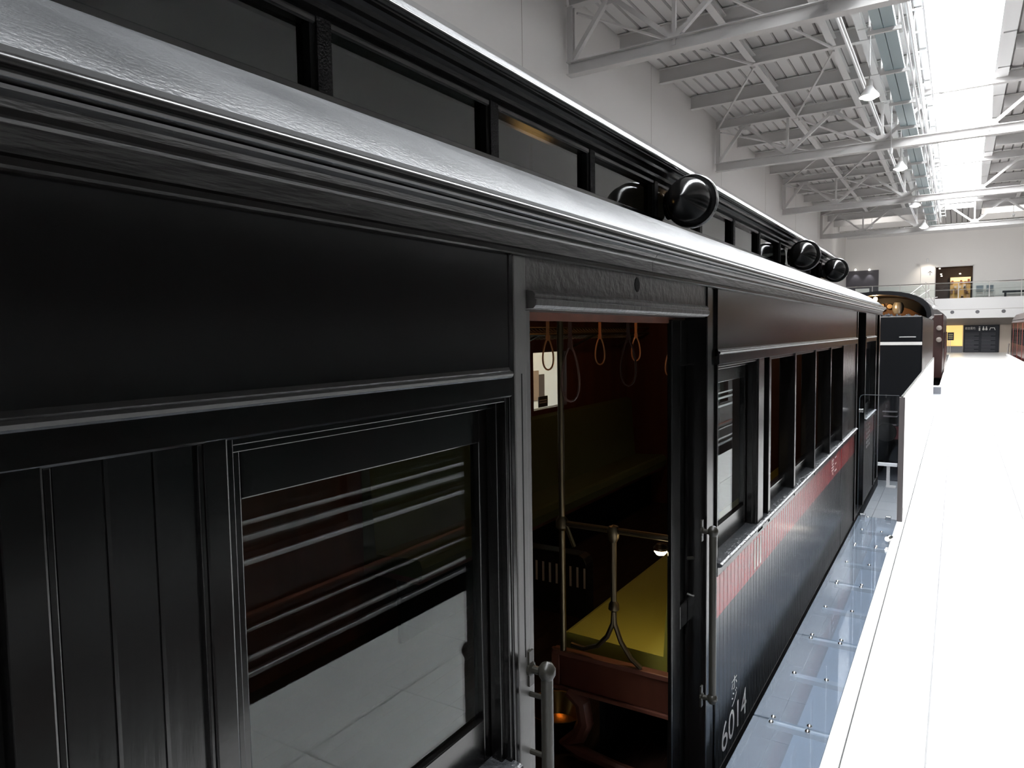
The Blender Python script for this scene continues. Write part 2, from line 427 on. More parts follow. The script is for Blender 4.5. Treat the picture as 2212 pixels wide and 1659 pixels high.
# galvanised duct beside the skylight
duct = thing('cable_duct', (-1.32, 0, 7.4), 'blue-grey galvanised duct with cross brackets running beside the skylight', 'duct')
for k in range(18):
    y = 2.8+2.6*(k-1)
    part('duct_length', MB().box(-1.52, -1.35, y+.03, y+2.57, 7.38, 7.5).box(-1.335, -1.13, y+.03, y+2.57, 7.38, 7.5), GALV, duct)
    part('bracket', MB().box(-1.62, -1.04, y-.03, y+.03, 7.30, 7.37).box(-1.60, -1.57, y-.02, y+.02, 7.37, 8.118).box(-1.09, -1.06, y-.02, y+.02, 7.37, 8.118), STEEL, duct)
for pk, (X_, Z_, r) in enumerate(((-1.02, 7.45, .025), (-.93, 7.55, .03), (-2.12, 7.62, .03), (-2.02, 7.5, .02))):
    single('conduit_pipe', MB().tube([(X_, -8, Z_), (X_, 47, Z_)], r, 8), WHITE, 'slim white conduit pipe %s' % ['touching side by side with the duct toward the skylight', 'higher and nearest the skylight of the duct pipes', 'thick, on the wall side of the lamp row', 'thin, on the wall side of the lamp row'][pk], 'pipe', 'white conduits beside the duct', smooth=True)
lad = thing('cable_ladder', (-.8, 0, 7.8), 'white cable ladder with rungs between the duct and the skylight', 'cable ladder')
for X_ in (-.92, -.7): part('rail', MB().box(X_-.015, X_+.015, -8, 47, 7.78, 7.84), WHITE, lad)
rung = MB().box(-.92, -.7, -.02, .02, 7.79, 7.82).mesh('rung', WHITE, wloc(lad))
for k in range(44): link(rung, 'rung', lad, (0, -7.4+1.25*k, 0))
for k in range(22): part('drop_rod', MB().box(-.93, -.91, -7.4+2.5*k, -7.37+2.5*k, 7.8, 8.35), WHITE, lad)

# high-bay lamps
LAMPM = mat('lamp_glow', (1, 1, 1), emit=(1.0, 0.93, 0.84), estr=60.0)
def bay_lamp(u, v, k=0):
    p = atz(u, v, 6.8); b = Vector(p)
    t = thing('pendant_lamp', b, 'white bell-shaped high-bay lamp beside the duct, %s from the balcony wall' % ORD[k], 'lamp', 'high-bay lamps')
    part('lamp_shade', MB().lathe(b, (0, 0, 1), [(-.14, .20), (-.10, .19), (.02, .10), (.08, .07)], 20), WHITE, t, smooth=True)
    part('bulb', MB().lathe(b, (0, 0, 1), [(-.20, .001), (-.19, .10), (-.15, .16), (-.12, .15)], 16), LAMPM, t, smooth=True)
    part('housing', MB().lathe(b, (0, 0, 1), [(.08, .001), (.08, .07), (.22, .06), (.24, .001)], 14), STEEL, t, smooth=True)
    part('rod', MB().tube([b+Vector((0, 0, .22)), (b.x, b.y, 8.125)], .012, 6), STEEL, t)
    part('arm', MB().box(-2.0, b.x+.02, b.y-.02, b.y+.02, 8.105, 8.1295), STEEL, t)
    l = bpy.data.lights.new('bay_light', 'SPOT'); l.energy = BAY_LAMP; l.color = (1, .93, .85); l.spot_size = math.radians(120); l.spot_blend = .6; l.shadow_soft_size = .15
    lo = bpy.data.objects.new('bay_light', l); COL.objects.link(lo); lo.parent = t; lo.location = (0, 0, -.24)
for k, q in enumerate(((1996, 485), (1977, 437), (1945, 355), (1878, 195))): bay_lamp(*q, k)
p = atz(1925, 325, 6.7)
single('smoke_detector', MB().lathe(p, (0, 0, 1), [(-.1, .001), (-.1, .04), (.05, .05), (.06, .01), (1.42, .008)], 10).box(-2.0, float(p[0])+.01, float(p[1])-.015, float(p[1])+.015, 8.105, 8.1295), WHITE,
       'small white detector hanging on a thin rod below the roof beams', 'detector')

# ------------------------------------------------------------------ the railcar
CARY0, CARY1 = -3.4, 11.75
XF = X0-2.66                              # far side of the body
ZB = -0.575                               # bottom of the boarding
# railcar and contents, drawn too large, are shrunk about the camera eye once complete
CAR_BASE = Vector((X0-1.33, 4.2, -1.785)); CAR_AT = Vector((-1.778, 3.276, PIT+.10)); CAR_EYE_SCALE = 0.78
INSIDE = []                              # loose things carried inside it
def car_place(p): return CAR_AT+(Vector(p)-CAR_BASE)*CAR_EYE_SCALE
car = thing('railcar', CAR_BASE, 'black wooden railcar with clerestory roof and red stripe beside the platform', 'railcar')
ZBELT, ZWT, ZSILL, ZCOR = 1.505, 1.445, 0.485, 1.81

# upper panels
def upanel(y0, y1):
    part('upper_panel', MB().box(X0-.03, X0, y0, y1, ZBELT-.02, ZCOR+.02), PANEL, car, bevel=.002)
upanel(CARY0, 1.503)
part('upper_panel', MB().box(X0-.03, X0, 3.335, 6.06, ZBELT-.02, ZCOR+.02), PANEL, car)
part('upper_panel', MB().box(X0-.03, X0, 6.062, 8.80, ZBELT-.02, ZCOR+.02), PANEL, car)
upanel(9.70, 11.0)
def belt(y0, y1):
    prof = [(-.05, ZWT), (.004, ZWT), (.008, ZWT+.004), (.008, ZBELT-.012), (.012, ZBELT-.008), (.014, ZBELT-.002), (.011, ZBELT+.003), (.004, ZBELT+.006), (0, ZBELT+.014), (-.05, ZBELT+.014)]
    part('belt_rail', MB().prism([(X0+a, b) for a, b in prof], y0, y1), BLACK, car)
belt(CARY0, 1.503); belt(3.335, 8.80); belt(9.70, 11.0)
# cornice and gutter along the whole side
prof = [(-.10, 1.80), (.016, 1.80), (.022, 1.803), (.023, 1.812), (.017, 1.818), (.016, 1.852), (.02, 1.856), (.026, 1.858), (.028, 1.866), (.034, 1.876), (.044, 1.882), (.048, 1.886), (.03, 1.90), (-.10, 1.90)]
part('cornice', MB().prism([(X0+a, b) for a, b in prof], CARY0-.05, 1.9+.55), WORN, car)
part('cornice', MB().prism([(X0+a, b) for a, b in prof], 2.453, CARY1), WORN, car)
bead = MB().tube([(X0+.045, CARY0-.05, 1.905), (X0+.045, CARY1+.05, 1.905)], .017, 16)
part('gutter_bead', bead, BLACK, car, smooth=True)
part('gutter_strip', MB().prism([(X0+a, b) for a, b in [(-.02, 1.91), (.04, 1.914), (.05, 1.921), (.045, 1.93), (.03, 1.934), (-.02, 1.93)]], CARY0-.05, CARY1+.04), DARK, car)

# lower roof, both sides, closing down at the far end
def roofprof(k=1.0):
    pts = [(.032, 1.925), (.015, 1.945), (-.03, 1.985), (-.09, 2.03), (-.16, 2.073), (-.25, 2.121), (-.35, 2.169), (-.45, 2.213), (-.55, 2.254), (-.66, 2.297), (-.70, 2.31)]
    return [(X0+a, 1.925+(b-1.925)*k) for a, b in pts]
ys = [(CARY0-.05, 1.0)]+[(CARY0+.4*i, 1.0) for i in range(1, 36) if CARY0+.4*i < 11.6]+[(11.8, 1.0)]
mb = MB(); mb.strip([[(a, y, b) for a, b in roofprof(k)] for y, k in ys])
XM = X0-1.33
mb2 = MB(); mb2.strip([[(2*XM-a, y, b) for a, b in reversed(roofprof(k))] for y, k in ys])
part('lower_roof', mb, ROOFG, car, smooth=True, angle=60)
part('lower_roof', mb2, ROOFG, car, smooth=True, angle=60)
# closed end roof between the two slopes
mb = MB(); mb.strip([[(roofprof(k)[-1][0], y, roofprof(k)[-1][1]), (2*XM-roofprof(k)[-1][0], y, roofprof(k)[-1][1])] for y, k in ys if y >= 10.9])
part('end_roof', mb, ROOFG, car)
part('end_tympanum', MB().prism([(X0+.0, 1.8)]+roofprof()+[(2*XM-a, b) for a, b in reversed(roofprof())]+[(XF, 1.8)], 11.70, 11.76), BLACK, car)

# clerestory
CX_ = -1.60
CE0, CE1 = CARY0+.3, 11.1
part('clerestory_sill', MB().box(CX_-.06, CX_+.012, CE0, CE1, 2.24, 2.315), BLACK, car, bevel=.003)
mull = MB().box(CX_-.05, CX_+.008, -.028, .028, 2.25, 2.53).mesh('mullion', ROUGHB, wloc(car))
mys = [1.535+.905*k for k in range(-5, 11)]
for y in mys: link(mull, 'mullion', car, (0, y, 0))
thin = MB().box(CX_-.055, CX_-.0, -.05, -.0285, 2.25, 2.53).mesh('mullion_edge', DARK, wloc(car))
pane_me = MB().box(CX_-.032, CX_-.028, .03, .855, 2.30, 2.515).mesh('pane', CPANE, wloc(car))
for y in mys[:-1]:
    link(pane_me, 'pane', car, (0, y, 0))
    link(thin, 'pane_bead', car, (0, y, 0))
prof = [(-.08, 2.505), (.0, 2.505), (.004, 2.512), (.004, 2.528), (.022, 2.536), (.03, 2.54), (.034, 2.556), (.05, 2.566), (.07, 2.57), (.078, 2.582), (.09, 2.59), (.104, 2.594), (.108, 2.61), (.1, 2.622), (-.08, 2.64)]
part('clerestory_cornice', MB().prism([(CX_+a, b) for a, b in prof], CE0-.1, CE1+.1), WORN, car)
part('eave_bead', MB().tube([(CX_+.107, CE0-.1, 2.612), (CX_+.107, CE1+.1, 2.612)], .013, 12), mat('polished_black', (.02, .02, .02), rough=.12), car, smooth=True)
n = 14; rows = []
for y in (CE0-.1, CE1-.4, CE1+.1):
    k = .72 if y > CE1 else 1.0
    rows.append([(XM+(CX_+.1-XM)*math.cos(math.pi*i/n), y, 2.618+.2*k*math.sin(math.pi*i/n)) for i in range(n+1)])
part('upper_roof', MB().strip(rows), ROOFG, car, smooth=True)
part('clerestory_end', MB().prism([(2*XM-CX_, 2.24), (CX_, 2.24), (CX_, 2.62), (XM, 2.72), (2*XM-CX_, 2.62)], CE1-.03, CE1), BLACK, car)
part('clerestory_end', MB().prism([(2*XM-CX_, 2.24), (CX_, 2.24), (CX_, 2.62), (XM, 2.72), (2*XM-CX_, 2.62)], CE0, CE0+.03), BLACK, car)
xo = 2*XM-CX_
mb = MB(); mb.box(xo-.02, xo+.05, CE0, CE1, 2.24, 2.315); mb.box(xo-.02, xo+.08, CE0, CE1, 2.505, 2.62)
part('clerestory_frame', mb, BLACK, car)
for y in mys[:-1]:
    o = link(pane_me, 'pane', car, (xo-CX_+.06, y, 0)); o = link(mull, 'mullion', car, (xo-CX_+.04, y, 0))

# torpedo ventilators
def vent(y):
    c = Vector((-1.425, y, 2.415))
    body = part('ventilator', MB().lathe(c, (0, -1, 0), [(-.26, .001), (-.25, .03), (-.2, .085), (-.12, .118), (-.02, .134), (.05, .134), (.10, .126), (.15, .103), (.185, .071), (.205, .038), (.212, .001)], 32), BLACK, car, smooth=True, label='black torpedo-shaped roof ventilator')
    part('flange_ring', MB().lathe(c, (0, -1, 0), [(.0, .121), (.0, .155), (-.012, .163), (-.03, .163), (-.04, .155), (-.045, .121)], 32), CHROME if False else BLACK, body, smooth=True)
    part('rim', MB().lathe(c, (0, -1, 0), [(-.001, .160), (-.010, .1655), (-.034, .1655), (-.041, .160)], 32), mat('rim_highlight_metal', (.45, .45, .45), rough=.25, metal=.9), body, smooth=True)  # bright metal band stands in for the highlight on the flange edge
    part('neck', MB().lathe(c+Vector((0, .09, 0)), (-1, 0, 0), [(.0, .07), (.12, .08), (.18, .09)], 16), BLACK, body, smooth=True)
    return body
for y in (4.40, 8.28, 10.62): vent(y)

# near side wall: boarding
BW = 0.0685
def board_mesh(z0, z1, name='side_board'):
    w = BW-.0008
    pr = [(X0-.022, -w/2), (X0-.022, w/2), (X0-.0075, w/2), (X0-.0045, w/2-.004), (X0-.0045, -w/2+.004), (X0-.0075, -w/2)]
    return MB().prism(pr, z0, z1, 'z').mesh(name, BOARD, wloc(car))
b_low = board_mesh(ZB, .44); b_full = board_mesh(ZB, ZWT); b_up = board_mesh(.5, ZWT)
def boards(y0, y1, me):
    nb = max(1, round((y1-y0)/BW))
    for i in range(nb): link(me, 'side_board', car, (0, y0+(i+.5)*(y1-y0)/nb, 0))
boards(CARY0+.06, .36, b_full)
boards(.434, .434+3*BW, b_full)
boards(.687, 1.505, b_low)
boards(3.34, 7.70, b_low); boards(7.72, 8.80, b_low); boards(7.72, 8.80, b_up)
boards(9.72, 10.98, b_low)
# backing behind the boards so that the wall has its thickness
mb = MB(); mb.box(X0-.10, X0-.024, CARY0, .66, ZB, 1.80); mb.box(X0-.10, X0-.024, .66, 1.6, ZB, .44)
part('side_frame', mb, DARK, car)
mb = MB(); mb.box(X0-.10, X0-.024, 3.4, 8.82, ZB, .40); mb.box(X0-.1, X0-.024, 7.7, 8.82, .40, 1.8); mb.box(X0-.1, X0-.031, 3.3, 8.8, ZWT+.01, 1.82); mb.box(X0-.1, X0-.031, .6, 1.6, ZWT+.01, 1.82)
mb.box(X0-.10, X0-.031, 9.7, 11.1, ZWT, 1.82); mb.box(X0-.1, X0-.024, 9.7, 11.1, ZB, .42)
part('side_frame', mb, DARK, car)
part('bottom_rail', MB().box(X0-.1, X0-.002, CARY0, 1.6, ZB-.14, ZB), DARK, car)
part('bottom_rail', MB().box(X0-.1, X0-.002, 3.15, CARY1, ZB-.14, ZB), DARK, car)
# posts
def post(y0, y1, m=BLACK, z0=ZB, z1=ZWT+.006, dx=.006, name='side_post', depth=.1):
    return part(name, MB().box(X0-depth, X0+dx, y0, y1, z0, z1), m, car, bevel=.004)
post(.375, .424); post(.642, .684); 
# thin frame edging round the left boarded bay
part('bay_frame', MB().box(X0-.02, X0+.004, .424, .4335, .2, ZWT).box(X0-.02, X0+.004, .634, .642, .2, ZWT), BLACK, car, bevel=.002)
# left window: opening .687-1.505
def sash(y0, y1, z0, z1, glz0, st=.045, top=.085, bot=.12, x=X0-.055, name='window', pane=True):
    s = part(name, MB().box(x-.03, x, y0, y0+st, z0, z1).box(x-.03, x, y1-st, y1, z0, z1).box(x-.03, x, y0+st, y1-st, z1-top, z1).box(x-.03, x, y0+st, y1-st, z0, z0+bot), BLACK, car, bevel=.003)
    if pane: part('pane', MB().box(x-.018, x-.014, y0+st-.005, y1-st+.005, z0+bot-.005, z1-top+.005), PANE, s)
    return s
def reveal(y0, y1, z0=ZSILL, z1=ZWT):
    # stepped lining round an opening
    mb = MB()
    mb.box(X0-.10, X0-.002, y0, y0+.012, z0, z1); mb.box(X0-.10, X0-.002, y1-.012, y1, z0, z1); mb.box(X0-.1, X0-.004, y0+.012, y1-.012, z1-.012, z1)
    mb.box(X0-.052, X0-.02, y0+.012, y0+.022, z0, z1-.012); mb.box(X0-.052, X0-.02, y1-.028, y1-.012, z0, z1-.012); mb.box(X0-.052, X0-.03, y0+.022, y1-.028, z1-.028, z1-.012)
    part('window_lining', mb, BLACK, car, bevel=.002)
reveal(.687, 1.5)
sash(.705, 1.49, .50, 1.417, .6)
def sill(y0, y1, m=WORN):
    prof = [(-.10, .474), (.012, .474), (.022, .478), (.028, .484), (.026, .491), (.016, .495), (-.05, .503), (-.10, .505)]
    part('window_sill', MB().prism([(X0+a, b) for a, b in prof], y0, y1), m, car)
SILLM = mat('worn_sill_paint', (.03, .032, .035), rough=.2, bump=.5, bscale=50)
sill(.687, 1.5, SILLM); sill(3.335, 8.80, SILLM); sill(9.72, 10.98, SILLM)
for ya, yb in ((.687, 1.5), (3.335, 8.80), (9.72, 10.98)): part('sill_rail', MB().box(X0-.03, X0+.005, ya, yb, .428, .4735), BLACK, car, bevel=.003)
# door opening 1.62-3.12
part('door_jamb', MB().box(X0-.10, X0+.002, 1.503, 1.526, ZB, 1.80), BLACK, car, bevel=.004)
part('door_jamb', MB().box(X0-.10, X0+.003, 1.528, 1.584, ZB, 1.80), JAMB, car, bevel=.003, label='grey painted door jamb with a locking groove')
part('door_jamb', MB().box(X0-.09, X0-.006, 1.586, 1.620, ZB, 1.665), JAMB, car, bevel=.003)
part('jamb_groove', MB().box(X0-.02, X0+.0035, 1.556, 1.561, .75, 1.5), DARK, car)
part('door_jamb', MB().box(X0-.10, X0+.004, 3.16, 3.225, ZB, 1.82), BLACK, car, bevel=.004)
part('door_jamb', MB().box(X0-.10, X0-.012, 3.225, 3.335, ZB, 1.82), BLACK, car, bevel=.004)
HEADM = mat('door_head_paint', (.05, .047, .045), rough=.3, bump=.25, bscale=45)
part('door_head', MB().box(X0-.10, X0-.004, 1.575, 3.16, 1.665, 1.82), HEADM, car, bevel=.003)
prof = [(-.004, 1.668), (.016, 1.668), (.024, 1.676), (.026, 1.690), (.020, 1.694), (.022, 1.704), (.014, 1.713), (-.004, 1.716)]
part('drip_moulding', MB().prism([(X0+a, b) for a, b in prof], 1.60, 3.12), HEADM, car)
pc = atx(1378, 615, X0)
part('lamp_bracket_hole', MB().lathe((X0-.008, pc[1], pc[2]), (1, 0, 0), [(.0058, .0005), (.0058, .022), (.0045, .027)], 9), DARK, car, label='chipped dark hole in the door head')
part('door_head_lining', MB().box(X0-.12, X0-.10, 1.6, 3.4, 1.64, 1.70), WOODL, car)
# sliding door leaf pushed open to the right, with its handle
leaf = part('sliding_door', MB().box(X0-.155, X0-.105, 3.08, 3.75, -.5, 1.66), DARK, car, bevel=.004, label='dark sliding door pushed open')
mb = MB(); mb.box(X0-.105, X0-.085, 2.95, 3.06, -.5, 1.655); mb.box(X0-.105, X0-.085, 3.06, 3.155, 1.45, 1.655); mb.box(X0-.105, X0-.085, 3.06, 3.155, .25, .36)
part('door_rail', mb, BLACK, leaf, bevel=.004)
hp = atx(1487, 1245, X0-.08)
hy, hz = float(hp[1]), float(hp[2])
hr = [(X0-.086, hy, hz+.085), (X0-.06, hy, hz+.09), (X0-.045, hy+.02, hz+.08), (X0-.042, hy+.025, hz), (X0-.045, hy+.02, hz-.08), (X0-.06, hy, hz-.09), (X0-.086, hy, hz-.085)]
part('pull_handle', MB().tube(hr, .008, 8), IRON, leaf, smooth=True, label='rounded iron pull handle')
# grab rails outside the door
def grab(y, z0, z1, x=X0+.055):
    h = part('grab_rail', MB().tube([(x, y, z0), (x, y, z1)], .0165, 14), IRON, car, smooth=True, label='round grab rail beside the door')
    for z in (z0, z1):
        part('ball_end', MB().lathe((x, y, z-.028), (0, 0, 1), [(0, .001), (.006, .016), (.02, .0235), (.035, .0235), (.048, .015), (.054, .001)], 14), IRON, h, smooth=True)
        part('bracket', MB().tube([(x, y, z-.005), (X0+.006, y, z-.005)], .011, 10).lathe((X0+.002, y, z-.005), (1, 0, 0), [(0, .001), (0, .02), (.008, .02), (.012, .012)], 10).box(X0+.002, X0+.009, y-.012, y+.012, z-.05, z+.045), IRON, h, smooth=True)
    return h
gp = atx(1181, 1450, X0+.055)
h = grab(float(gp[1]), -.35, float(gp[2]))
for dz in (-.075, -.235):
    part('bracket', MB().tube([(X0+.055, float(gp[1]), float(gp[2])+dz), (X0+.0, float(gp[1])-.0, float(gp[2])+dz)], .007, 8), IRON, h, smooth=True)
ga = atx(1540, 1148, X0+.055); gb = atx(1536, 1512, X0+.055)
grab(float(ga[1]), float(gb[2]), float(ga[2]))

# right-hand windows
reveal(3.345, 4.14); sash(3.36, 4.12, .50, 1.425, .6, st=.05, top=.08, bot=.12, x=X0-.055)
def wpost(y0, y1):
    part('window_post', MB().box(X0-.10, X0+.005, y0, y1, .44, ZWT+.006), BLACK, car, bevel=.003)
wpost(4.14, 4.27); part('window_post', MB().box(X0-.10, X0-.03, 4.27, 4.405, .44, ZWT+.006), BLACK, car); wpost(4.405, 4.46)
ops = [(4.46, 5.205), (5.25, 6.04), (6.085, 6.85), (6.895, 7.675)]
for a, b in ops: 
    part('window_lining', MB().box(X0-.1, X0-.004, a+.002, b-.002, ZWT-.016, ZWT), BLACK, car, bevel=.002)
    # sash let down into the wall: only its top rail shows above the sill
    w = part('window', MB().box(X0-.085, X0-.055, a+.012, b-.012, .46, .60).box(X0-.085, X0-.055, a+.012, a+.06, .2, .46).box(X0-.085, X0-.055, b-.06, b-.012, .2, .46), BLACK, car, bevel=.004, label='window sash let down into the wall')
    part('finger_rail', MB().box(X0-.055, X0-.043, a+.1, b-.1, .585, .597), BLACK, w, bevel=.002)
for (a, b) in zip(ops[:-1], ops[1:]): wpost(a[1], b[0])
wpost(7.675, 7.72); 
post(8.80, 8.87, z1=1.82); post(9.66, 9.72, z1=1.82); post(10.98, 11.06, z1=1.82)
# end bay window and the vestibule end
sash(9.74, 10.96, .50, 1.43, .6, x=X0-.06)
part('end_wall', MB().box(XF, X0-.12, 11.6, 11.64, ZB, 1.95), BLACK, car)
part('end_post', MB().box(X0-.12, X0-.004, 11.55, 11.70, ZB-.1, 1.82), BLACK, car, bevel=.004)
part('end_post', MB().box(XF, XF+.12, 11.55, 11.70, ZB-.1, 1.82), BLACK, car, bevel=.004)
part('end_gate', MB().box(X0-.06, X0-.03, 11.06, 11.55, ZB, .45), BLACK, car, bevel=.003)
part('vestibule_door', MB().box(X0-.5, X0-.46, 8.87, 9.66, -.5, 1.8), WOOD, car)
# far side, near end, floor, ceiling lining
mb = MB(); mb.box(XF, XF+.1, CARY0, CARY1-.05, ZB-.14, .85); mb.box(XF, XF+.1, CARY0, CARY1-.05, 1.42, 1.9)
fy = [(-3.4, -2.4), (-1.7, -1.5), (-.8, -.6), (.1, .3), (1.0, 3.2), (3.95, 4.05), (4.8, 4.9), (5.62, 6.0), (6.70, 9.0), (9.8, 11.7)]
for a, b in fy: mb.box(XF, XF+.1, a, b, .85, 1.42)
part('far_side_wall', mb, WOOD, car)
for (a, b) in zip(fy[:-1], fy[1:]): part('pane', MB().box(XF+.04, XF+.044, a[1]-.01, b[0]+.01, .84, 1.43), PANE, car)
part('near_end_wall', MB().box(XF, X0-.1, CARY0, CARY0+.05, ZB-.1, 2.2), BLACK, car)
FLOORW = mat('cabin_floor_boards', (.025, .013, .009), spec=.2, rough=.6, noise=.4, nscale=12, stretch=(6, .4, 1))
nb = 20
for i in range(nb):
    xa = XF+.1+i*(X0-.10-XF-.1)/nb
    part('floor_board', MB().box(xa+.0003, xa+(X0-.1-XF-.1)/nb-.0003, CARY0+.05, 11.6, -.54, -.50), FLOORW, car)
part('underframe', MB().box(XF+.05, X0-.08, CARY0, 11.6, ZB-.14, -.545), DARK, car)
part('ceiling_lining', MB().box(XF+.1, X0-.75, CARY0, 11.6, 1.93, 1.95).box(X0-.75, X0-.1, CARY0, 11.6, 1.88, 1.90) if False else MB().box(XF+.08, XF+.62, CARY0, 11.5, 1.90, 1.92).box(X0-.62, X0-.08, CARY0, 11.5, 1.90, 1.92), WOODL, car)
# running gear
for yb in (-1.6, 9.6):
    for dy in (-.8, .8):
        for xx in (XM-.68, XM+.68):
            part('wheel', MB().lathe((xx-.06, yb+dy, -1.23), (1, 0, 0), [(0, .001), (0, .53), (.02, .555), (.11, .545), (.12, .50), (.12, .001)], 24), DARK, car, smooth=True)
    part('bogie_frame', MB().box(X0-.42, X0-.32, yb-1.2, yb+1.2, -1.32, -1.08).box(XF+.32, XF+.42, yb-1.2, yb+1.2, -1.32, -1.08).box(XF+.3, X0-.3, yb-.15, yb+.15, -1.25, -.72), DARK, car)
for yb in (2.0, 4.0, 6.0):
    part('under_tank', MB().lathe((X0-.45, yb, -.95), (0, 1, 0), [(0, .001), (0, .18), (1.3, .18), (1.3, .001)], 16), DARK, car, smooth=True)

# rails
for xx in (CAR_AT.x-.53, CAR_AT.x+.53):
    single('rail', MB().prism([(xx-.05, PIT+.021), (xx+.05, PIT+.021), (xx+.01, PIT+.05), (xx+.01, PIT+.07), (xx+.03, PIT+.08), (xx+.03, PIT+.1), (xx-.03, PIT+.1), (xx-.03, PIT+.08), (xx-.01, PIT+.07), (xx-.01, PIT+.05)], Y0+1, 50),
           mat('rail_steel', (.12, .1, .09), rough=.4, metal=.8), 'dark steel running rail under the railcar in the track pit', 'rail', 'rails in the track pit')

# lettering
def at2(u, v): q = atx(u, v, X0); return float(q[1]), float(q[2])
text_part('number_lettering', '6014', (3.455, 3.945, -.525, -.375), ('x', X0-.0035), WTEXT, car, label='white painted number 6014')
text_part('type_lettering', 'ホ', (3.635, 3.74, -.278, -.21), ('x', X0-.0035), WTEXT, car)
text_part('type_lettering', 'ジ', (3.635, 3.74, -.362, -.288), ('x', X0-.0035), WTEXT, car)
for k in range(3):
    part('class_bar', MB().box(X0-.0045, X0-.0035, 4.10+.07*k, 4.135+.07*k, .235, .40), WTEXT, car)
text_part('class_lettering', '等', (7.05, 7.20, .25, .41), ('x', X0-.0035), WTEXT, car)
text_part('class_lettering', '三', (7.25, 7.38, .26, .40), ('x', X0-.0035), WTEXT, car)
for i in range(3):
    for j in range(6):
        part('small_lettering', MB().box(X0-.0042, X0-.0035, 10.05+.16*i, 10.15+.16*i, .08+.055*j, .115+.055*j), WTEXT, car)

# ---- interior
def bench(x_wall, x_aisle, y0, y1, ztop, mcush, outward):
    b = thing('bench', ((x_wall+x_aisle)/2, y0, -.5), 'x', 'bench'); return b
SY0, SY1 = 3.0, 8.3
XA, XW = -1.66, X0-.11
bn = part('bench', MB().box(XA+.02, XW, SY0+.02, SY1, -.06, -.02), WOODL, car, label='long bench along the platform side with olive cushion')
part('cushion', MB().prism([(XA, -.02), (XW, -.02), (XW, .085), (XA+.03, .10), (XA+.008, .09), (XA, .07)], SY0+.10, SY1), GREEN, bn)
part('backrest', MB().prism([(XW, .08), (XW-.07, .085), (XW-.05, .40), (XW, .42)], SY0+.10, SY1), GREEN, bn)
part('end_panel', MB().box(XA+.02, XW, SY0, SY0+.03, -.13, .03), WOOD, bn, bevel=.004)
part('end_rim', MB().beam((XA, SY0+.01, .04), (XW, SY0+.01, .04), .05, .025).beam((XA, SY0+.01, -.14), (XW, SY0+.01, -.14), .045, .02).beam((XA+.01, SY0+.01, -.14), (XA+.01, SY0+.01, .05), .045, .025), WOODL, bn, bevel=.004)
leg = [(XA+.08, SY0+.015, -.15), (XA+.15, SY0+.015, -.20), (XA+.165, SY0+.015, -.29), (XA+.13, SY0+.015, -.37), (XA+.06, SY0+.015, -.42), (XA+.14, SY0+.015, -.455), (XA+.35, SY0+.015, -.475), (XW, SY0+.015, -.48)]
part('leg', MB().tube(leg, [.035, .04, .042, .04, .04, .035, .03, .028], 10), WOODL, bn, smooth=True, label='curved brown bench leg')
part('riser', MB().box(XA+.22, XA+.25, SY0+.06, SY1, -.5, -.06), DARK, bn)
# grab rail with forked post at the bench end
rl = part('bench_rail', MB().tube([(-1.605, SY0, .685), (XW, SY0, .685)], .0145, 10), BRASS, car, smooth=True)
part('corner_knob', MB().lathe((-1.605, SY0, .65), (0, 0, 1), [(0, .016), (.015, .03), (.05, .03), (.07, .016)], 12), BRASS, rl, smooth=True)
part('corner_knob', MB().lathe((-1.335, SY0, .63), (0, 0, 1), [(0, .016), (.02, .026), (.05, .03), (.075, .022), (.082, .001)], 12), BRASS, rl, smooth=True)
part('post', MB().tube([(-1.335, SY0, .68), (-1.335, SY0, .30)], .014, 10), BRASS, rl, smooth=True)
part('collar', MB().lathe((-1.335, SY0, .30), (0, 0, 1), [(0, .016), (.01, .026), (.035, .024), (.05, .014)], 12), BRASS, rl, smooth=True)
part('fork', MB().tube([(-1.335, SY0, .33), (-1.34, SY0, .24), (-1.37, SY0, .17), (-1.42, SY0, .115), (-1.49, SY0, .085), (-1.56, SY0, .09)], .012, 8), BRASS, rl, smooth=True)
part('fork', MB().tube([(-1.335, SY0, .33), (-1.33, SY0, .24), (-1.30, SY0, .16), (-1.25, SY0, .09), (-1.20, SY0, .055)], .012, 8), BRASS, rl, smooth=True)
part('standing_pole', MB().tube([(-1.605, SY0, .05), (-1.605, SY0, 1.92)], .0155, 12), BRASS, car, smooth=True, label='tall brass pole at the bench end')
part('armrest_hook', MB().tube([(-1.59, SY0, .70), (-1.56, SY0-.01, .64), (-1.535, SY0-.01, .58)], .01, 8), BRASS, car, smooth=True)
# opposite bench
XB = XF+.1
bf = part('bench', MB().box(XB, XB+.5, 3.6, 8.3, -.06, -.02), WOODL, car, label='long dark green bench along the far side')
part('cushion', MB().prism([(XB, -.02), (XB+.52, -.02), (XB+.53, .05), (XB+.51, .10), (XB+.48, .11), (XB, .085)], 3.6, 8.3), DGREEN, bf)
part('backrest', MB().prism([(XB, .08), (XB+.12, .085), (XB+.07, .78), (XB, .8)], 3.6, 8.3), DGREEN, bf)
part('riser', MB().box(XB+.3, XB+.33, 3.6, 8.3, -.5, -.06), DARK, bf)
part('cross_wall', MB().box(XB, X0-.1, 8.32, 8.36, -.5, 1.92), WOOD, car)
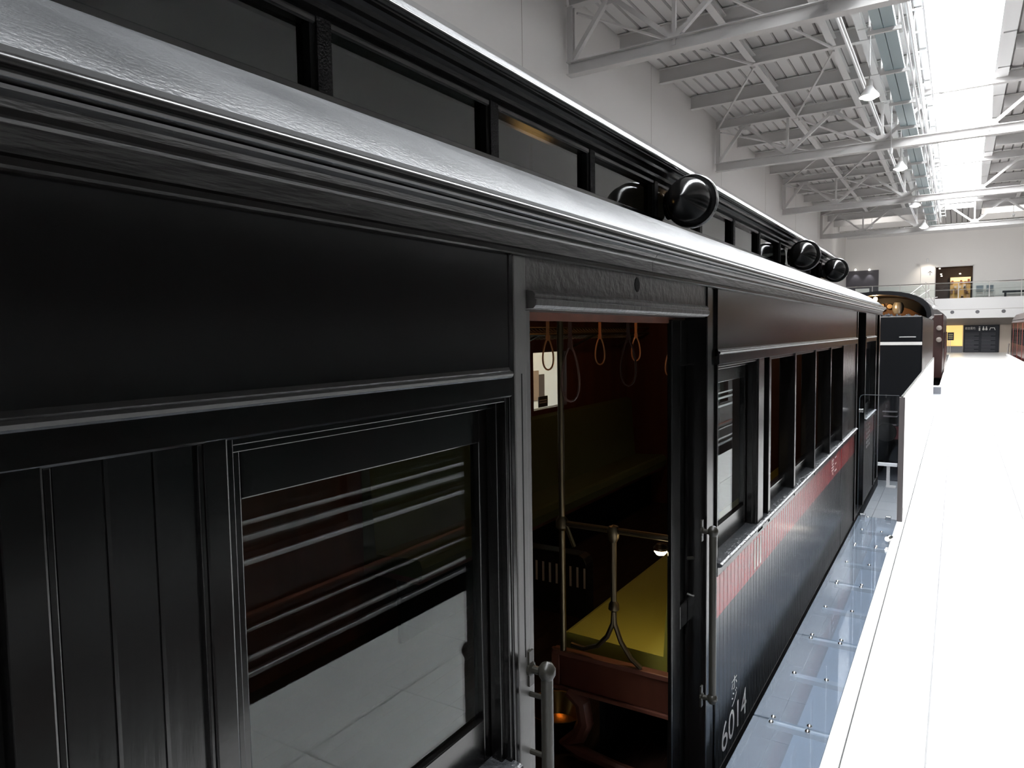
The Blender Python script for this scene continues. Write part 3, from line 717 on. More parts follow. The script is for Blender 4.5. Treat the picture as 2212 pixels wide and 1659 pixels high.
# heater guard; pale bars stand in for light showing through its slits
gy = 4.6
ga_ = aty(1150, 1188, gy); gb_ = aty(1266, 1245, gy)
gz1 = float(aty(1200, 1192, gy)[2]); gx1 = float(gb_[0]); gx0 = gx1-.55
hg = part('heater_guard', MB().prism([(gx0, -.5), (gx1, -.5), (gx1, gz1-.06), (gx1-.02, gz1-.02), (gx1-.06, gz1), (gx0, gz1)], gy, gy+.12), mat('guard_black', (.012, .01, .01), rough=.3), car, label='black heater guard with pale bars for light in its slits')
part('guard_rim', MB().tube([(gx0, gy, gz1), (gx1-.06, gy, gz1), (gx1-.02, gy, gz1-.02), (gx1, gy, gz1-.06), (gx1, gy, -.5)], .006, 6), IRON, hg)
for k in range(9):
    xx = gx1-.012-.058*k
    part('slit_light', MB().box(xx-.008, xx+.008, gy-.004, gy+.002, gz1-.24, gz1-.09), mat('slit_light_grey', (.6, .55, .5), rough=.5), hg)
# luggage rack on the far wall
rk = part('luggage_rack', MB().tube([(XB+.30, 3.8, 1.60), (XB+.30, 8.3, 1.60)], .012, 8).tube([(XB+.02, 3.8, 1.66), (XB+.02, 8.3, 1.66)], .01, 8).tube([(XB+.30, 3.8, 1.66), (XB+.30, 8.3, 1.66)], .008, 8), BRASS, car, smooth=True)
mb = MB()
for k in range(60):
    y = 3.85+.074*k
    mb.tube([(XB+.02, y, 1.66), (XB+.16, y+.05, 1.55), (XB+.30, y, 1.60)], .004, 4); mb.tube([(XB+.02, y, 1.66), (XB+.16, y-.05, 1.55), (XB+.30, y, 1.60)], .004, 4)
part('net', mb, mat('rack_cord', (.25, .2, .15), rough=.8), rk, kind='stuff')
for y in (4.4, 5.6, 6.8, 8.0): part('rack_bracket', MB().beam((XB, y, 1.45), (XB+.3, y, 1.6), .02, .02), BRASS, rk)
# strap rails and straps
for xx, zz in ((-1.9, 1.86), (-1.5, 1.86)):
    part('strap_rail', MB().tube([(xx, 2.0, zz), (xx, 8.3, zz)], .014, 10), WOODL, car, smooth=True)
def strap(x, y, zb, m, lab, grp, loop=.17, w=.032):
    zt = 1.845
    b = Vector((x, y, zt))
    t = thing('hanging_strap', b, lab, 'strap', grp); INSIDE.append(t)
    zl = zb+loop
    part('band', MB().box(x-.009, x+.009, y-.003, y+.003, zl, zt), m, t)
    pts = []
    for k in range(21):
        a = 2*math.pi*k/20
        rr = w*(math.sin(a))*(1-.35*math.cos(a)) if True else 0
        pts.append((x+.0, y+rr*1.0, zb+loop/2-loop/2*math.cos(a+math.pi)*-1 if False else zb+loop*(.5+.5*math.cos(a))))
    # teardrop: narrow on top, round below, seen face-on across the car
    pts = [(x+w*math.sin(a)*(1.0-.5*(.5+.5*math.cos(a))), y+w*.6*math.sin(a)*(1.0-.5*(.5+.5*math.cos(a))), zb+loop*(.5+.5*math.cos(a))) for a in [2*math.pi*k/20 for k in range(21)]]
    part('loop', MB().tube(pts, .0055, 6), m, t, smooth=True)
    part('stitch_knot', MB().box(x-.011, x+.011, y-.006, y+.006, zl-.01, zl+.02), m, t)
for k, (y, zb) in enumerate(((3.41, 1.405), (4.08, 1.405), (4.67, 1.405), (5.34, 1.265))):
    strap(-1.9, y, zb, LEATHER, 'tan leather hanging strap with looped grip, %s along the row from the door' % ORD[k], 'lit tan straps')
for k, (y, zb) in enumerate(((2.9, 1.29), (3.58, 1.315))):
    strap(-1.5, y, zb, LEATHER_UNLIT, 'unlit leather hanging strap, shade in its colour, with long loop, %s from the open door' % ORD[k], 'dark straps by the door', loop=.25, w=.045)
# small caution label on the far window
lb = [float(atx(1163, 857, XF+.05)[1]), float(atx(1183, 857, XF+.05)[1])]
zl0, zl1 = float(atx(1173, 879, XF+.05)[2]), float(atx(1173, 856, XF+.05)[2])
lab = part('window_label', MB().box(XF+.046, XF+.05, lb[0], lb[1], zl0, zl1), mat('label_slate', (.05, .06, .07), rough=.5), car, label='small dark label with two lines of white print')
for k in range(2):
    for j in range(5):
        yy = lb[0]+.02+(lb[1]-lb[0]-.04)*j/5
        part('print_mark', MB().box(XF+.0502, XF+.0508, yy, yy+(lb[1]-lb[0]-.04)/6.5, zl0+(zl1-zl0)*(.36+.22*k), zl0+(zl1-zl0)*(.36+.22*k)+.012), WTEXT, lab)
# brass bowl under the bench
bq = atz(1205, 1545, -.42); bwx, bwy = float(bq[0]), float(bq[1])
bowl = single('brass_bowl', MB().lathe((bwx, bwy, -.4995), (0, 0, 1), [(0, .001), (0, .09), (.03, .12), (.10, .16), (.13, .17), (.128, .16), (.10, .145), (.035, .10), (.03, .001)], 28), mat('bright_brass', (.75, .45, .15), rough=.25, metal=1),
       'round brass bowl on the railcar floor beside the bench leg', 'bowl', smooth=True)
# lamp under the window at the bench end
lp = aty(1427, 1188, SY0+.12)
lx, ly, lz = map(float, lp)
INSIDE.append(bowl)
wl_ = thing('wall_lamp', (X0-.11, ly, lz), 'small glowing lamp above the olive bench in the railcar', 'lamp')
INSIDE.append(wl_)
part('bracket', MB().tube([(X0-.105, ly, lz+.03), (lx, ly, lz+.03)], .006, 8), BRASS, wl_)
part('hood', MB().lathe((lx, ly, lz), (0, 0, 1), [(.0, .034), (.012, .034), (.03, .018), (.034, .001)], 14), BRASS, wl_, smooth=True)
part('bulb', MB().lathe((lx, ly, lz), (0, 0, 1), [(-.026, .001), (-.022, .018), (-.008, .03), (.002, .028)], 14), mat('warm_bulb', (1, 1, 1), emit=(1.0, .78, .45), estr=45.0), wl_, smooth=True)
l = bpy.data.lights.new('bench_light', 'SPOT'); l.energy = 1.1; l.color = (1, .75, .35); l.spot_size = math.radians(150); l.shadow_soft_size = .012
lo = bpy.data.objects.new('bench_light', l); COL.objects.link(lo); lo.parent = wl_; lo.location = Vector((lx, ly, lz-.04))-wloc(wl_); lo.rotation_euler = (math.radians(25), math.radians(-15), 0)
# ceiling lamps of the saloon
for y in (3.9, 6.6):
    t = thing('ceiling_lamp', (XM, y, 2.3), 'warm glass ceiling lamp %s inside the railcar clerestory' % ('near the open door' if y < 5 else 'toward the cross wall'), 'lamp', 'saloon ceiling lamps')
    INSIDE.append(t)
    part('globe', MB().lathe((XM, y, 2.3), (0, 0, 1), [(-.09, .001), (-.08, .04), (-.04, .07), (0, .075), (.04, .05), (.05, .001)], 16), mat('saloon_globe', (1, 1, 1), emit=(1, .62, .28), estr=2.5), t, smooth=True)
    part('stem', MB().tube([(XM, y, 2.34), (XM, y, 2.78)], .012, 8), BRASS, t)
    l = bpy.data.lights.new('saloon_light', 'POINT'); l.energy = 3.0; l.color = (1, .5, .18); l.shadow_soft_size = .08
    lo = bpy.data.objects.new('saloon_light', l); COL.objects.link(lo); lo.parent = t; lo.location = (0, 0, -.13)
for o in [car]+INSIDE:
    o.location = car_place(o.location); o.scale = (CAR_EYE_SCALE,)*3  # uniform shrink toward the camera eye, railcar and loose things alike
# added lamp behind the railcar, warming the wall seen through the saloon window
t = thing('passage_fill_spot', (-4.6, 11.2, 2.2), 'small black spotlight added to warm the passage wall behind the railcar', 'lamp')
part('can', MB().lathe((-4.6, 11.2, 2.2), (-.85, .4, -.35), [(-.12, .001), (-.12, .05), (.06, .06), (.06, .001)], 14), DARK, t, smooth=True)
part('stand', MB().tube([(-4.6, 11.2, 0), (-4.6, 11.2, 2.2)], .02, 8).lathe((-4.6, 11.2, 0), (0, 0, 1), [(0, .2), (.03, .2), (.04, .02)], 16), DARK, t)
l = bpy.data.lights.new('passage_fill_light', 'SPOT'); l.energy = 230; l.color = (1, .62, .30); l.shadow_soft_size = .03; l.spot_size = math.radians(110); l.spot_blend = .5
lo = bpy.data.objects.new('passage_fill_light', l); COL.objects.link(lo); lo.parent = t
dv = Vector((-.85, .4, -.35)).normalized(); lo.rotation_euler = dv.to_track_quat('-Z', 'Y').to_euler(); lo.location = dv*.1

pq = [atx(u, v, -6.78) for u, v in ((1156, 801), (1163, 801), (1175, 808), (1175, 862))]
ps = thing('wall_poster', (-6.78, float(pq[1][1]), 1.0), 'dark wall poster with a brown edge on the passage wall behind the railcar', 'poster')
part('sheet', MB().box(-6.797, -6.77, float(pq[1][1]), float(pq[2][1]), float(pq[3][2]), float(pq[2][2])), mat('poster_dark', (.06, .04, .03), rough=.6), ps)
part('edge_strip', MB().box(-6.797, -6.772, float(pq[0][1])-.3, float(pq[1][1]), float(pq[3][2]), float(pq[0][2])), mat('poster_brown', (.25, .17, .12), rough=.6), ps)
# ------------------------------------------------------------------ gap cover plates with domed bolts
PL0, PL1 = -.685, PE-.002
jo = [6.70-.935*k for k in range(0, 10)]
for k, (b, a) in enumerate(zip(jo[:-1], jo[1:])):
    t = thing('cover_plate', ((PL0+PL1)/2, (a+b)/2, 0), 'clear scuffed cover plate, %s from the end screen, bridging the gap beside the railcar' % ORD[k], 'plate', 'gap cover plates')
    part('plate', MB().box(PL0, PL1, a+.006, b-.006, -.008, 0), PLATE, t, bevel=.002)
    for yy in (a+.022, (a+b)/2, b-.022):
        for xx in (-.61, -.47):
            part('bolt', MB().lathe((xx, yy, -.001), (0, 0, 1), [(0, .011), (.003, .0105), (.006, .008), (.0085, .001)], 12), CHROME, t, smooth=True)
    for yy in (a, (a+b)/2):
        part('bracket', MB().box(PL0+.06, PL1, yy-.02, yy+.02, -.03, -.0085), STEEL, t)
    if k == 0: pass
# acrylic end screen across the gap and balustrade, floor reflection painted white, along the platform edge
scr = thing('end_screen', (-.54, 6.66, 0), 'clear acrylic screen standing across the gap at the end of the plates', 'screen')
pa, pb = aty(1857, 862, 6.66), aty(1945, 866, 6.66)
sx0, sx1, sz = float(pa[0]), -.394, 1.05
mb = MB().prism([(sx0, .01), (sx1, .01), (sx1, sz), (sx0+.03, sz), (sx0+.008, sz-.008), (sx0, sz-.03)], 6.655, 6.665)
part('sheet', mb, ACRYL, scr)
part('clamp', MB().box(sx0-.005, sx0+.03, 6.645, 6.675, .90, .93), CHROME, scr, bevel=.003)
for xx in (sx0+.02, sx1-.08): part('clamp', MB().box(xx, xx+.04, 6.645, 6.675, 0, .03), CHROME, scr, bevel=.003)
ed = MB().tube([(sx0, 6.66, .02), (sx0, 6.66, sz-.03), (sx0+.01, 6.66, sz-.008), (sx0+.03, 6.66, sz), (sx1, 6.66, sz)], .003, 6)
part('polished_edge', ed, mat('acrylic_edge', (.05, .055, .06), rough=.5, spec=.2), scr)
bal = thing('balustrade', (PE+.02, 11.2, 0), 'glass balustrade painted white for floor reflection along the platform edge past the cover plates', 'balustrade')
for k in range(7):
    a = 6.66+1.31*k
    part('glass_panel', MB().box(PE+.014, PE+.026, a+.004, a+1.306, .005, 1.04), GLARE_GLASS, bal)
    for yy in (a+.2, a+1.0): part('clamp', MB().box(PE+.006, PE+.034, yy, yy+.06, .004, .07), CHROME, bal)
part('end_post', MB().box(PE+.0, PE+.04, 6.62, 6.655, .004, 1.04), mat('dark_bronze', (.09, .08, .08), rough=.3), bal)
part('top_edge', MB().box(PE+.012, PE+.028, 6.62, 15.83, 1.0405, 1.05), mat('green_edge', (.1, .11, .1), rough=.2), bal)
# small spotlight at the platform edge by the screen
sp = atz(1922, 1162, .045); ux, uy = float(sp[0]), float(sp[1])
t = thing('edge_uplight', (ux, uy, 0), 'small bright spotlight on the plates at the platform edge', 'lamp')
part('body', MB().box(ux-.012, ux+.012, uy-.012, uy+.012, .0, .03), CHROME, t)
part('hood', MB().lathe((ux, uy, .045), (.5, .8, .15), [(-.03, .018), (.0, .021), (.02, .015), (.024, .001)], 12), CHROME, t, smooth=True)
part('bulb', MB().lathe((ux, uy, .045), (.5, .8, .15), [(-.045, .001), (-.04, .011), (-.03, .016), (-.02, .016)], 12), mat('uplight_lens', (1, 1, 1), emit=(1, .88, .74), estr=16), t, smooth=True)

# stop block in the pit
sb = thing('stop_frame', (-.62, 14.0, PIT), 'low pale steel stop frame on the grey pit floor past the screen', 'stop frame')
q0 = atz(1918, 1052, PIT); q1 = aty(1905, 1003, float(q0[1])); q2 = aty(1938, 1007, float(q0[1]))
yq = float(q0[1])
part('post', MB().box(float(q0[0])-.025, float(q0[0])+.025, yq-.03, yq+.03, PIT, float(q1[2])), STEEL, sb)
part('cross_bar', MB().box(float(q1[0])-.3, float(q2[0]), yq-.04, yq+.04, float(q1[2])-.02, float(q1[2])+.03), WHITE, sb)
part('foot', MB().box(float(q0[0])-.03, float(q0[0])+.12, yq-.05, yq+.05, PIT, PIT+.025), STEEL, sb)

# ------------------------------------------------------------------ tender and steam locomotive cab
TY = 14.5; TC = CAR_AT.x
def zy(u, v, y): q = aty(u, v, y); return float(q[0]), float(q[2])
TX1, TZ = zy(1993, 682, TY); TX0 = 2*TC-TX1
ten = thing('tender', (TC, TY+3.3, PIT+.1), 'black steam locomotive tender with a white line across its rear, loaded with coal', 'tender')
part('body', MB().box(TX0, TX1, TY, TY+6.6, -.15, TZ), LOCO, ten, bevel=.02)
part('side_sheet', MB().box(TX1-.002, TX1+.008, TY+.03, TY+6.6, -.12, TZ-.03), LOCOS, ten)
zw = zy(1950, 742, TY)[1]
part('white_line', MB().box(TX0, TX1+.003, TY-.008, TY, zw-.028, zw+.028), WTEXT, ten)
q = zy(1962, 728, TY)
part('hand_rail', MB().tube([(q[0]-.14, TY-.03, q[1]), (q[0]+.12, TY-.03, q[1])], .008, 8), STEEL, ten)
for u, v in ((1914, 856), (1915, 878)):
    q = zy(u, v, TY-.05)
    part('lamp_iron', MB().box(q[0]-.012, q[0]+.012, TY-.05, TY, q[1]-.03, q[1]+.03), CHROME, ten)
part('buffer_beam', MB().box(TX0, TX1, TY-.08, TY-.001, -.38, -.151), mat('red_beam', (.05, .010, .012), rough=.4), ten)
for u0, u1, v in ((1906, 1938, 889), (1908, 1938, 899), (1910, 1936, 917)):
    a = zy(u0, v, TY-.1); b = zy(u1, v, TY-.1)
    part('step', MB().box(a[0], b[0], TY-.14, TY-.001, a[1]-.006, a[1]+.006), mat('dull_step', (.12, .11, .12), rough=.5), ten)
for sx in (-1, 1):
    part('buffer', MB().lathe((TC+sx*.75, TY-.08, -.22), (0, -1, 0), [(0, .07), (.3, .07), (.3, .17), (.34, .16), (.35, .001)], 18), DARK, ten, smooth=True)
part('frame', MB().box(TX0+.3, TX1-.3, TY+.3, TY+6.3, PIT+.3, -.151), DARK, ten)
for yb in (1.0, 2.2, 4.4, 5.6):
    for sx in (-1, 1):
        part('wheel', MB().lathe((TC+sx*.53-.06, TY+yb, PIT+.1+.43), (1, 0, 0), [(0, .001), (0, .43), (.12, .42), (.12, .001)], 22), DARK, ten, smooth=True)
mb = MB(); rng = random.Random(3)
for k in range(420):
    cx_, cy_ = rng.uniform(TX0+.10, TX1-.10), rng.uniform(TY+.06, TY+6.4); s_ = rng.uniform(.025, .06)
    z_ = TZ+.06*math.sin(math.pi*(cx_-TX0)/(TX1-TX0))*(1.0 if cx_ < TC+.5 else .4)
    pts = [(cx_+s_*rng.uniform(.6, 1)*a, cy_+s_*rng.uniform(.6, 1)*b, z_+s_*rng.uniform(.6, 1)*c) for a, b, c in ((1, 0, 0), (0, 1, 0), (-1, 0, 0), (0, -1, 0), (0, 0, 1), (0, 0, -1))]
    mb._add(pts, [(0, 1, 4), (1, 2, 4), (2, 3, 4), (3, 0, 4), (1, 0, 5), (2, 1, 5), (3, 2, 5), (0, 3, 5)])
part('coal_load', mb, COAL, ten, kind='stuff')
LY = TY+7.1
lo_ = thing('steam_locomotive', (TC, LY+2, PIT+.1), 'black steam locomotive with lit open cab behind the coal tender', 'locomotive')
RX1, RZ1 = zy(2013, 682, LY)
zt_ = zy(1915, 629, LY)[1]
def arch(drop, ins):
    h = zt_-RZ1; w = RX1-TC
    return [(TC+(w-ins)*math.sin(a), RZ1+h*(max(0.0, math.cos(a))**.75)-drop) for a in [math.pi/2*(k/8-1) for k in range(17)]]
part('cab_roof', MB().prism(arch(0, 0)+arch(.10, .10)[::-1], LY-.25, LY+2.3), LOCO, lo_)
part('cab_side', MB().box(RX1-.10, RX1-.05, LY, LY+2.2, -.2, RZ1-.1), LOCOS, lo_)
part('cab_side', MB().box(2*TC-RX1+.05, 2*TC-RX1+.10, LY, LY+2.2, -.2, RZ1-.1), LOCOS, lo_)
part('weatherboard', MB().prism([(2*TC-RX1+.1, -.2), (RX1-.1, -.2)]+arch(.09, .10)[::-1], LY+2.09, LY+2.2), LOCO, lo_)
part('backhead', MB().prism([(TC-1.0, -.1), (TC+1.0, -.1), (TC+1.0, RZ1), (TC+.6, zt_-.45), (TC, zt_-.25), (TC-.6, zt_-.45), (TC-1.0, RZ1)], LY+2.0, LY+2.08), mat('boiler_brown', (.20, .09, .03), rough=.5), lo_)
part('boiler', MB().lathe((TC, LY+2.1, 1.05), (0, 1, 0), [(0, .001), (0, .78), (5.2, .75), (5.2, .001)], 28), LOCO, lo_, smooth=True)
part('running_gear', MB().box(TC-1.0, TC+1.0, LY+.2, LY+7.1, PIT+.25, -.21), DARK, lo_)
for yb in (1.2, 3.0, 4.8, 6.4):
    for sx in (-1, 1):
        part('wheel', MB().lathe((TC+sx*.53-.06, LY+yb, PIT+.1+.7), (1, 0, 0), [(0, .001), (0, .7), (.12, .69), (.12, .001)], 26), DARK, lo_, smooth=True)
for u, v, r_, m in ((1922, 662, .085, BRASS), (1906, 660, .06, BRASS), (1908, 668, .06, BRASS), (1896, 656, .05, CHROME)):
    q = aty(u, v, LY+1.85)
    part('gauge', MB().lathe(q, (0, -1, 0), [(-.1, r_), (.03, r_), (.05, r_*.8), (.051, .001)], 18), m, lo_, smooth=True)
q = aty(1940, 665, LY+.9)
part('round_tank', MB().lathe(q, (0, 0, 1), [(-.17, .001), (-.16, .10), (-.06, .145), (.06, .145), (.15, .10), (.17, .001)], 20), mat('cab_tank', (.35, .36, .34), rough=.25, metal=.6), lo_, smooth=True)
q = aty(1891, 646, LY+.3)
t = thing('cab_lamp', Vector(q), 'warm glowing lamp inside the locomotive cab', 'lamp')
part('bulb', MB().lathe(q, (0, 0, 1), [(-.06, .001), (-.045, .04), (0, .055), (.04, .04), (.055, .001)], 12), mat('cab_bulb', (1, 1, 1), emit=(1, .72, .4), estr=30), t, smooth=True)
part('stem', MB().tube([(q[0], q[1], q[2]+.05), (q[0], q[1], q[2]+.07)], .01, 6), BRASS, t)
l = bpy.data.lights.new('cab_light', 'POINT'); l.energy = 55; l.color = (1, .6, .28); l.shadow_soft_size = .05
lo2 = bpy.data.objects.new('cab_light', l); COL.objects.link(lo2); lo2.parent = t; lo2.location = (.0, -.1, -.1)

# ------------------------------------------------------------------ brown electric locomotive with pantograph
EY = 30.0
ex1 = zy(2036, 760, EY)[0]; ex0 = 2*TC-ex1; EZ = zy(2025, 678, EY)[1]
el = thing('electric_locomotive', (TC, EY+3, PIT+.1), 'brown electric locomotive with roof pantograph beyond the steam locomotive', 'locomotive')
part('body', MB().box(ex0, ex1, EY, EY+9, -.2, EZ), BROWN, el, bevel=.04)
part('roof', MB().prism([(ex0, EZ), (ex1, EZ), (ex1-.2, EZ+.16), (TC, EZ+.3), (ex0+.2, EZ+.16)], EY, EY+9), mat('loco_roof', (.05, .045, .045), rough=.5), el)
for yy in (EY+.15, EY+1.2, EY+2.6, EY+4.2, EY+6):
    part('hand_rail', MB().tube([(ex1+.05, yy, -.1), (ex1+.05, yy, 1.45)], .016, 8), CHROME, el)
for yy in (EY+.5, EY+2, EY+3.5): part('cab_window', MB().box(ex1-.01, ex1+.008, yy, yy+.6, .85, 1.45), DARK, el)
for zz in (1.62, 1.2): part('head_lamp', MB().lathe((ex1-.12, EY-.03, zz), (0, -1, 0), [(0, .08), (.1, .09), (.11, .001)], 16), mat('lamp_dull', (.25, .22, .2), rough=.35, metal=.5), el, smooth=True)
part('buffer', MB().lathe((ex1-.45, EY, -.25), (0, -1, 0), [(0, .08), (.35, .08), (.35, .18), (.38, .17), (.39, .001)], 16), DARK, el, smooth=True)
part('bogie', MB().box(ex0+.2, ex1-.1, EY+.3, EY+8.5, PIT+.12, -.21), DARK, el)
for zz in (-.5, -.75): part('step', MB().box(ex1-.10, ex1+.04, EY+.1, EY+.45, zz, zz+.03), STEEL, el)
for (p, q) in (((1955, 644), (1992, 616)), ((1992, 616), (2020, 657)), ((1965, 654), (2008, 626)), ((1975, 634), (2028, 662)), ((1950, 652), (2025, 642)), ((2000, 610), (2000, 655)), ((2018, 640), (2018, 668)), ((1985, 650), (2012, 668)), ((1940, 655), (1975, 634))):
    A = aty(*p, EY+.6); B = aty(*q, EY+1.8)
    part('pantograph_arm', MB().tube([A, B], .011, 6), STEEL, el)
for k in range(5):
    A = aty(1965+13*k, 660, EY+1)
    part('insulator', MB().lathe((A[0], A[1], EZ+.05), (0, 0, 1), [(0, .05), (.06, .03), (.1, .055), (.16, .03), (.2, .055), (.3, .02)], 10), WHITE, el, smooth=True)

# platform-end box and ramp beside the pit
q = atz(2023, 851, 0)
t = thing('platform_box', (float(q[0]), float(q[1]), 0), 'small grey box with a white top at the end of the balustrade', 'box')
part('body', MB().box(float(q[0])-.09, float(q[0])+.09, float(q[1])-.05, float(q[1])+.25, 0, .17), mat('box_grey', (.22, .23, .26), rough=.6), t)
part('lid', MB().box(float(q[0])-.095, float(q[0])+.095, float(q[1])-.055, float(q[1])+.255, .17, .19), WHITE, t)
mb = MB()
single('tactile_strip', MB().hexa([(float(q[0])-.085, 13.8, .0005), (float(q[0])-.02, 13.8, .0005), (float(q[0])+.08, float(q[1])-.06, .0005), (float(q[0])-.085, float(q[1])-.06, .0005),
                                   (float(q[0])-.085, 13.8, .006), (float(q[0])-.02, 13.8, .006), (float(q[0])+.08, float(q[1])-.06, .006), (float(q[0])-.085, float(q[1])-.06, .006)]),
       mat('box_grey2', (.3, .31, .33), rough=.6), 'tapering grey strip on the floor before the small grey box', 'strip')

# ------------------------------------------------------------------ neighbouring trains on the other side of the platform
nt_ = thing('coach', (2.7, 1.5, PIT), 'dark coach with pale window rails across the platform from the railcar', 'coach')
NX = 1.35
part('body', MB().box(NX, NX+2.7, -10, 12.5, -.5, .55).box(NX, NX+2.7, -10, 12.5, 1.5, 2.15), mat('coach_brown', (.012, .006, .005), rough=.35), nt_)
part('inner_wall', MB().box(NX+.15, NX+2.6, -9.9, 12.4, .55, 1.5), DARK, nt_)
for k in range(14):
    y = -9.8+1.6*k
    part('window', MB().box(NX+.06, NX+.07, y+.12, y+1.5, .55, 1.5), mat('coach_glass', (.03, .045, .042), rough=.06), nt_)
    part('window_post', MB().box(NX, NX+.1, y-.1, y+.12, .55, 1.5), mat('coach_brown', (.03, .014, .010)), nt_)
for z, h_, m_ in ((.50, .018, WHITE), (.62, .022, WHITE), (.70, .01, STEEL), (1.48, .02, WHITE), (1.62, .02, WHITE), (.24, .012, WOODL), (.17, .012, STEEL), (.02, .015, STEEL), (-.06, .02, WHITE), (-.35, .03, STEEL)):
    part('belt_rail', MB().box(NX-.04, NX, -10, 12.5, z, z+h_), m_, nt_)
part('roof', MB().prism([(NX-.06, 2.15), (NX+.3, 2.4), (NX+1.35, 2.6), (NX+2.4, 2.4), (NX+2.76, 2.15)], -10, 12.5), mat('coach_roof', (.015, .015, .015), rough=.5), nt_)
part('underframe', MB().box(NX+.2, NX+2.5, -9.5, 12, PIT+.3, -.5), DARK, nt_)
for y in (-7, -4.5, 7, 9.5):
    part('wheel', MB().lathe((NX+.5, y, PIT+.45), (1, 0, 0), [(0, .001), (0, .45), (.13, .45), (.13, .001)], 20).lathe((NX+2.0, y, PIT+.45), (1, 0, 0), [(0, .001), (0, .45), (.13, .45), (.13, .001)], 20), DARK, nt_)
mt = thing('maroon_train', (4.2, 35, PIT), 'maroon train standing across the platform near the far wall', 'train')
mq = aty(2184, 720, 49.5); MX = float(mq[0])
MYE = 49.5
part('body', MB().prism([(MX, -.45), (MX, 1.85), (MX+.12, 2.1), (MX+2.6, 2.1), (MX+2.72, 1.85), (MX+2.72, -.45)], 20, MYE), MAROON, mt)
part('roof', MB().prism([(MX+.02, 2.0), (MX+.2, 2.3), (MX+.8, 2.5), (MX+1.9, 2.5), (MX+2.5, 2.3), (MX+2.7, 2.0)], 20, MYE-.1), mat('train_roof', (.12, .10, .10), rough=.45), mt)
for k in range(18):
    y = 20.6+1.6*k
    part('window', MB().box(MX-.006, MX+.01, y, y+1.1, .75, 1.55), mat('train_glass', (.02, .02, .022), rough=.08), mt)
for k in range(9):
    part('door', MB().box(MX-.012, MX+.004, 21.9+3.2*k, 22.0+3.2*k, -.4, 1.8), mat('train_trim', (.3, .06, .05), rough=.3), mt)
part('hand_rail', MB().tube([(MX-.10, MYE-.4, -.2), (MX-.14, MYE-.4, .2), (MX-.10, MYE-.4, .7)], .03, 8), CHROME, mt, smooth=True)
part('underframe', MB().box(MX+.2, MX+2.5, 20.5, MYE-.5, PIT+.1, -.45), DARK, mt)
q = atz(2196, 766, .0)
single('white_kerb', MB().prism([(2.5, 0), (3.6, 0), (3.3, .18), (2.75, .18)], 47.0, 48.2) if False else MB().box(2.32, 2.44, 30, 48, 0.0, .14), WHITE, 'white kerb along the platform edge beside the maroon train', 'kerb', bevel=.02)

# ------------------------------------------------------------------ far wall with balcony
WY, BY = 56.0, 54.0
def fx(u, y=WY): return float(aty(u, 640, y)[0])
def fz(v, y=WY, u=2050): return float(aty(u, v, y)[2])
ox0, ox1, oz0, oz1 = fx(2020), fx(2100), 3.55, fz(576, WY, 2060)
mb = MB(); mb.box(-HX-.3, ox0, WY, WY+.3, 3.2, 9.2); mb.box(ox1, HX, WY, WY+.3, 3.2, 9.2); mb.box(ox0, ox1, WY, WY+.3, oz1, 9.2)
wf = struct('wall_far', mb, WALL)
part('upper_band', MB().box(-HX, HX, WY-.08, WY, fz(505, WY, 2000), 9.2), WALL2, wf)
# lower wall under the balcony
part('lower_wall', MB().box(-HX, HX, WY, WY+.3, 0, 3.2), TAUPE, wf)
bal_f = struct('floor_balcony', MB().box(-HX, HX, BY, WY, fz(687, BY, 2100), fz(643, BY, 2100)), WHITE)
part('fascia_groove', MB().box(-HX, HX, BY-.002, BY+.01, fz(668, BY, 2100)-.01, fz(668, BY, 2100)+.01), TAUPE, bal_f)
for vk, (u, v) in enumerate(((2057, 674.5), (2111.5, 673.5), (2168, 672))):
    q = aty(u, v, BY)
    vb = single('round_vent', MB().lathe(q, (0, -1, 0), [(0, .11), (.02, .11), (.025, .085), (.005, .08), (.004, .001)], 20), mat('vent_grey', (.16, .16, .17), rough=.4), 'round grey air vent in the white balcony front above the %s' % ['yellow niche', 'charcoal guide board', 'tan panel'][vk], 'vent', 'round vents in the balcony front', smooth=True)
# balcony glass rail
br = thing('balcony_railing', (0, BY+.1, fz(643, BY, 2100)), 'glass balcony railing with slim steel posts in front of the far doorway', 'railing')
bz0, bz1 = fz(643, BY, 2100), fz(609, BY, 2100)
for k in range(8):
    xa = -6.6+1.65*k
    part('glass_panel', MB().box(xa+.03, xa+1.62, BY+.09, BY+.10, bz0+.05, bz1-.08), glass_mat('rail_glass', (.94, .975, .97), .8, .01) if k == 0 else MATS['rail_glass'], br)
    part('post', MB().box(xa-.025, xa+.025, BY+.07, BY+.12, bz0, bz1), STEEL, br)
part('hand_rail', MB().tube([(-6.7, BY+.1, bz1), (6.7, BY+.1, bz1)], .03, 8), CHROME, br, smooth=True)
part('mid_rail', MB().tube([(-6.7, BY+.1, (bz0+bz1)/2+.05), (6.7, BY+.1, (bz0+bz1)/2+.05)], .012, 6), CHROME, br)
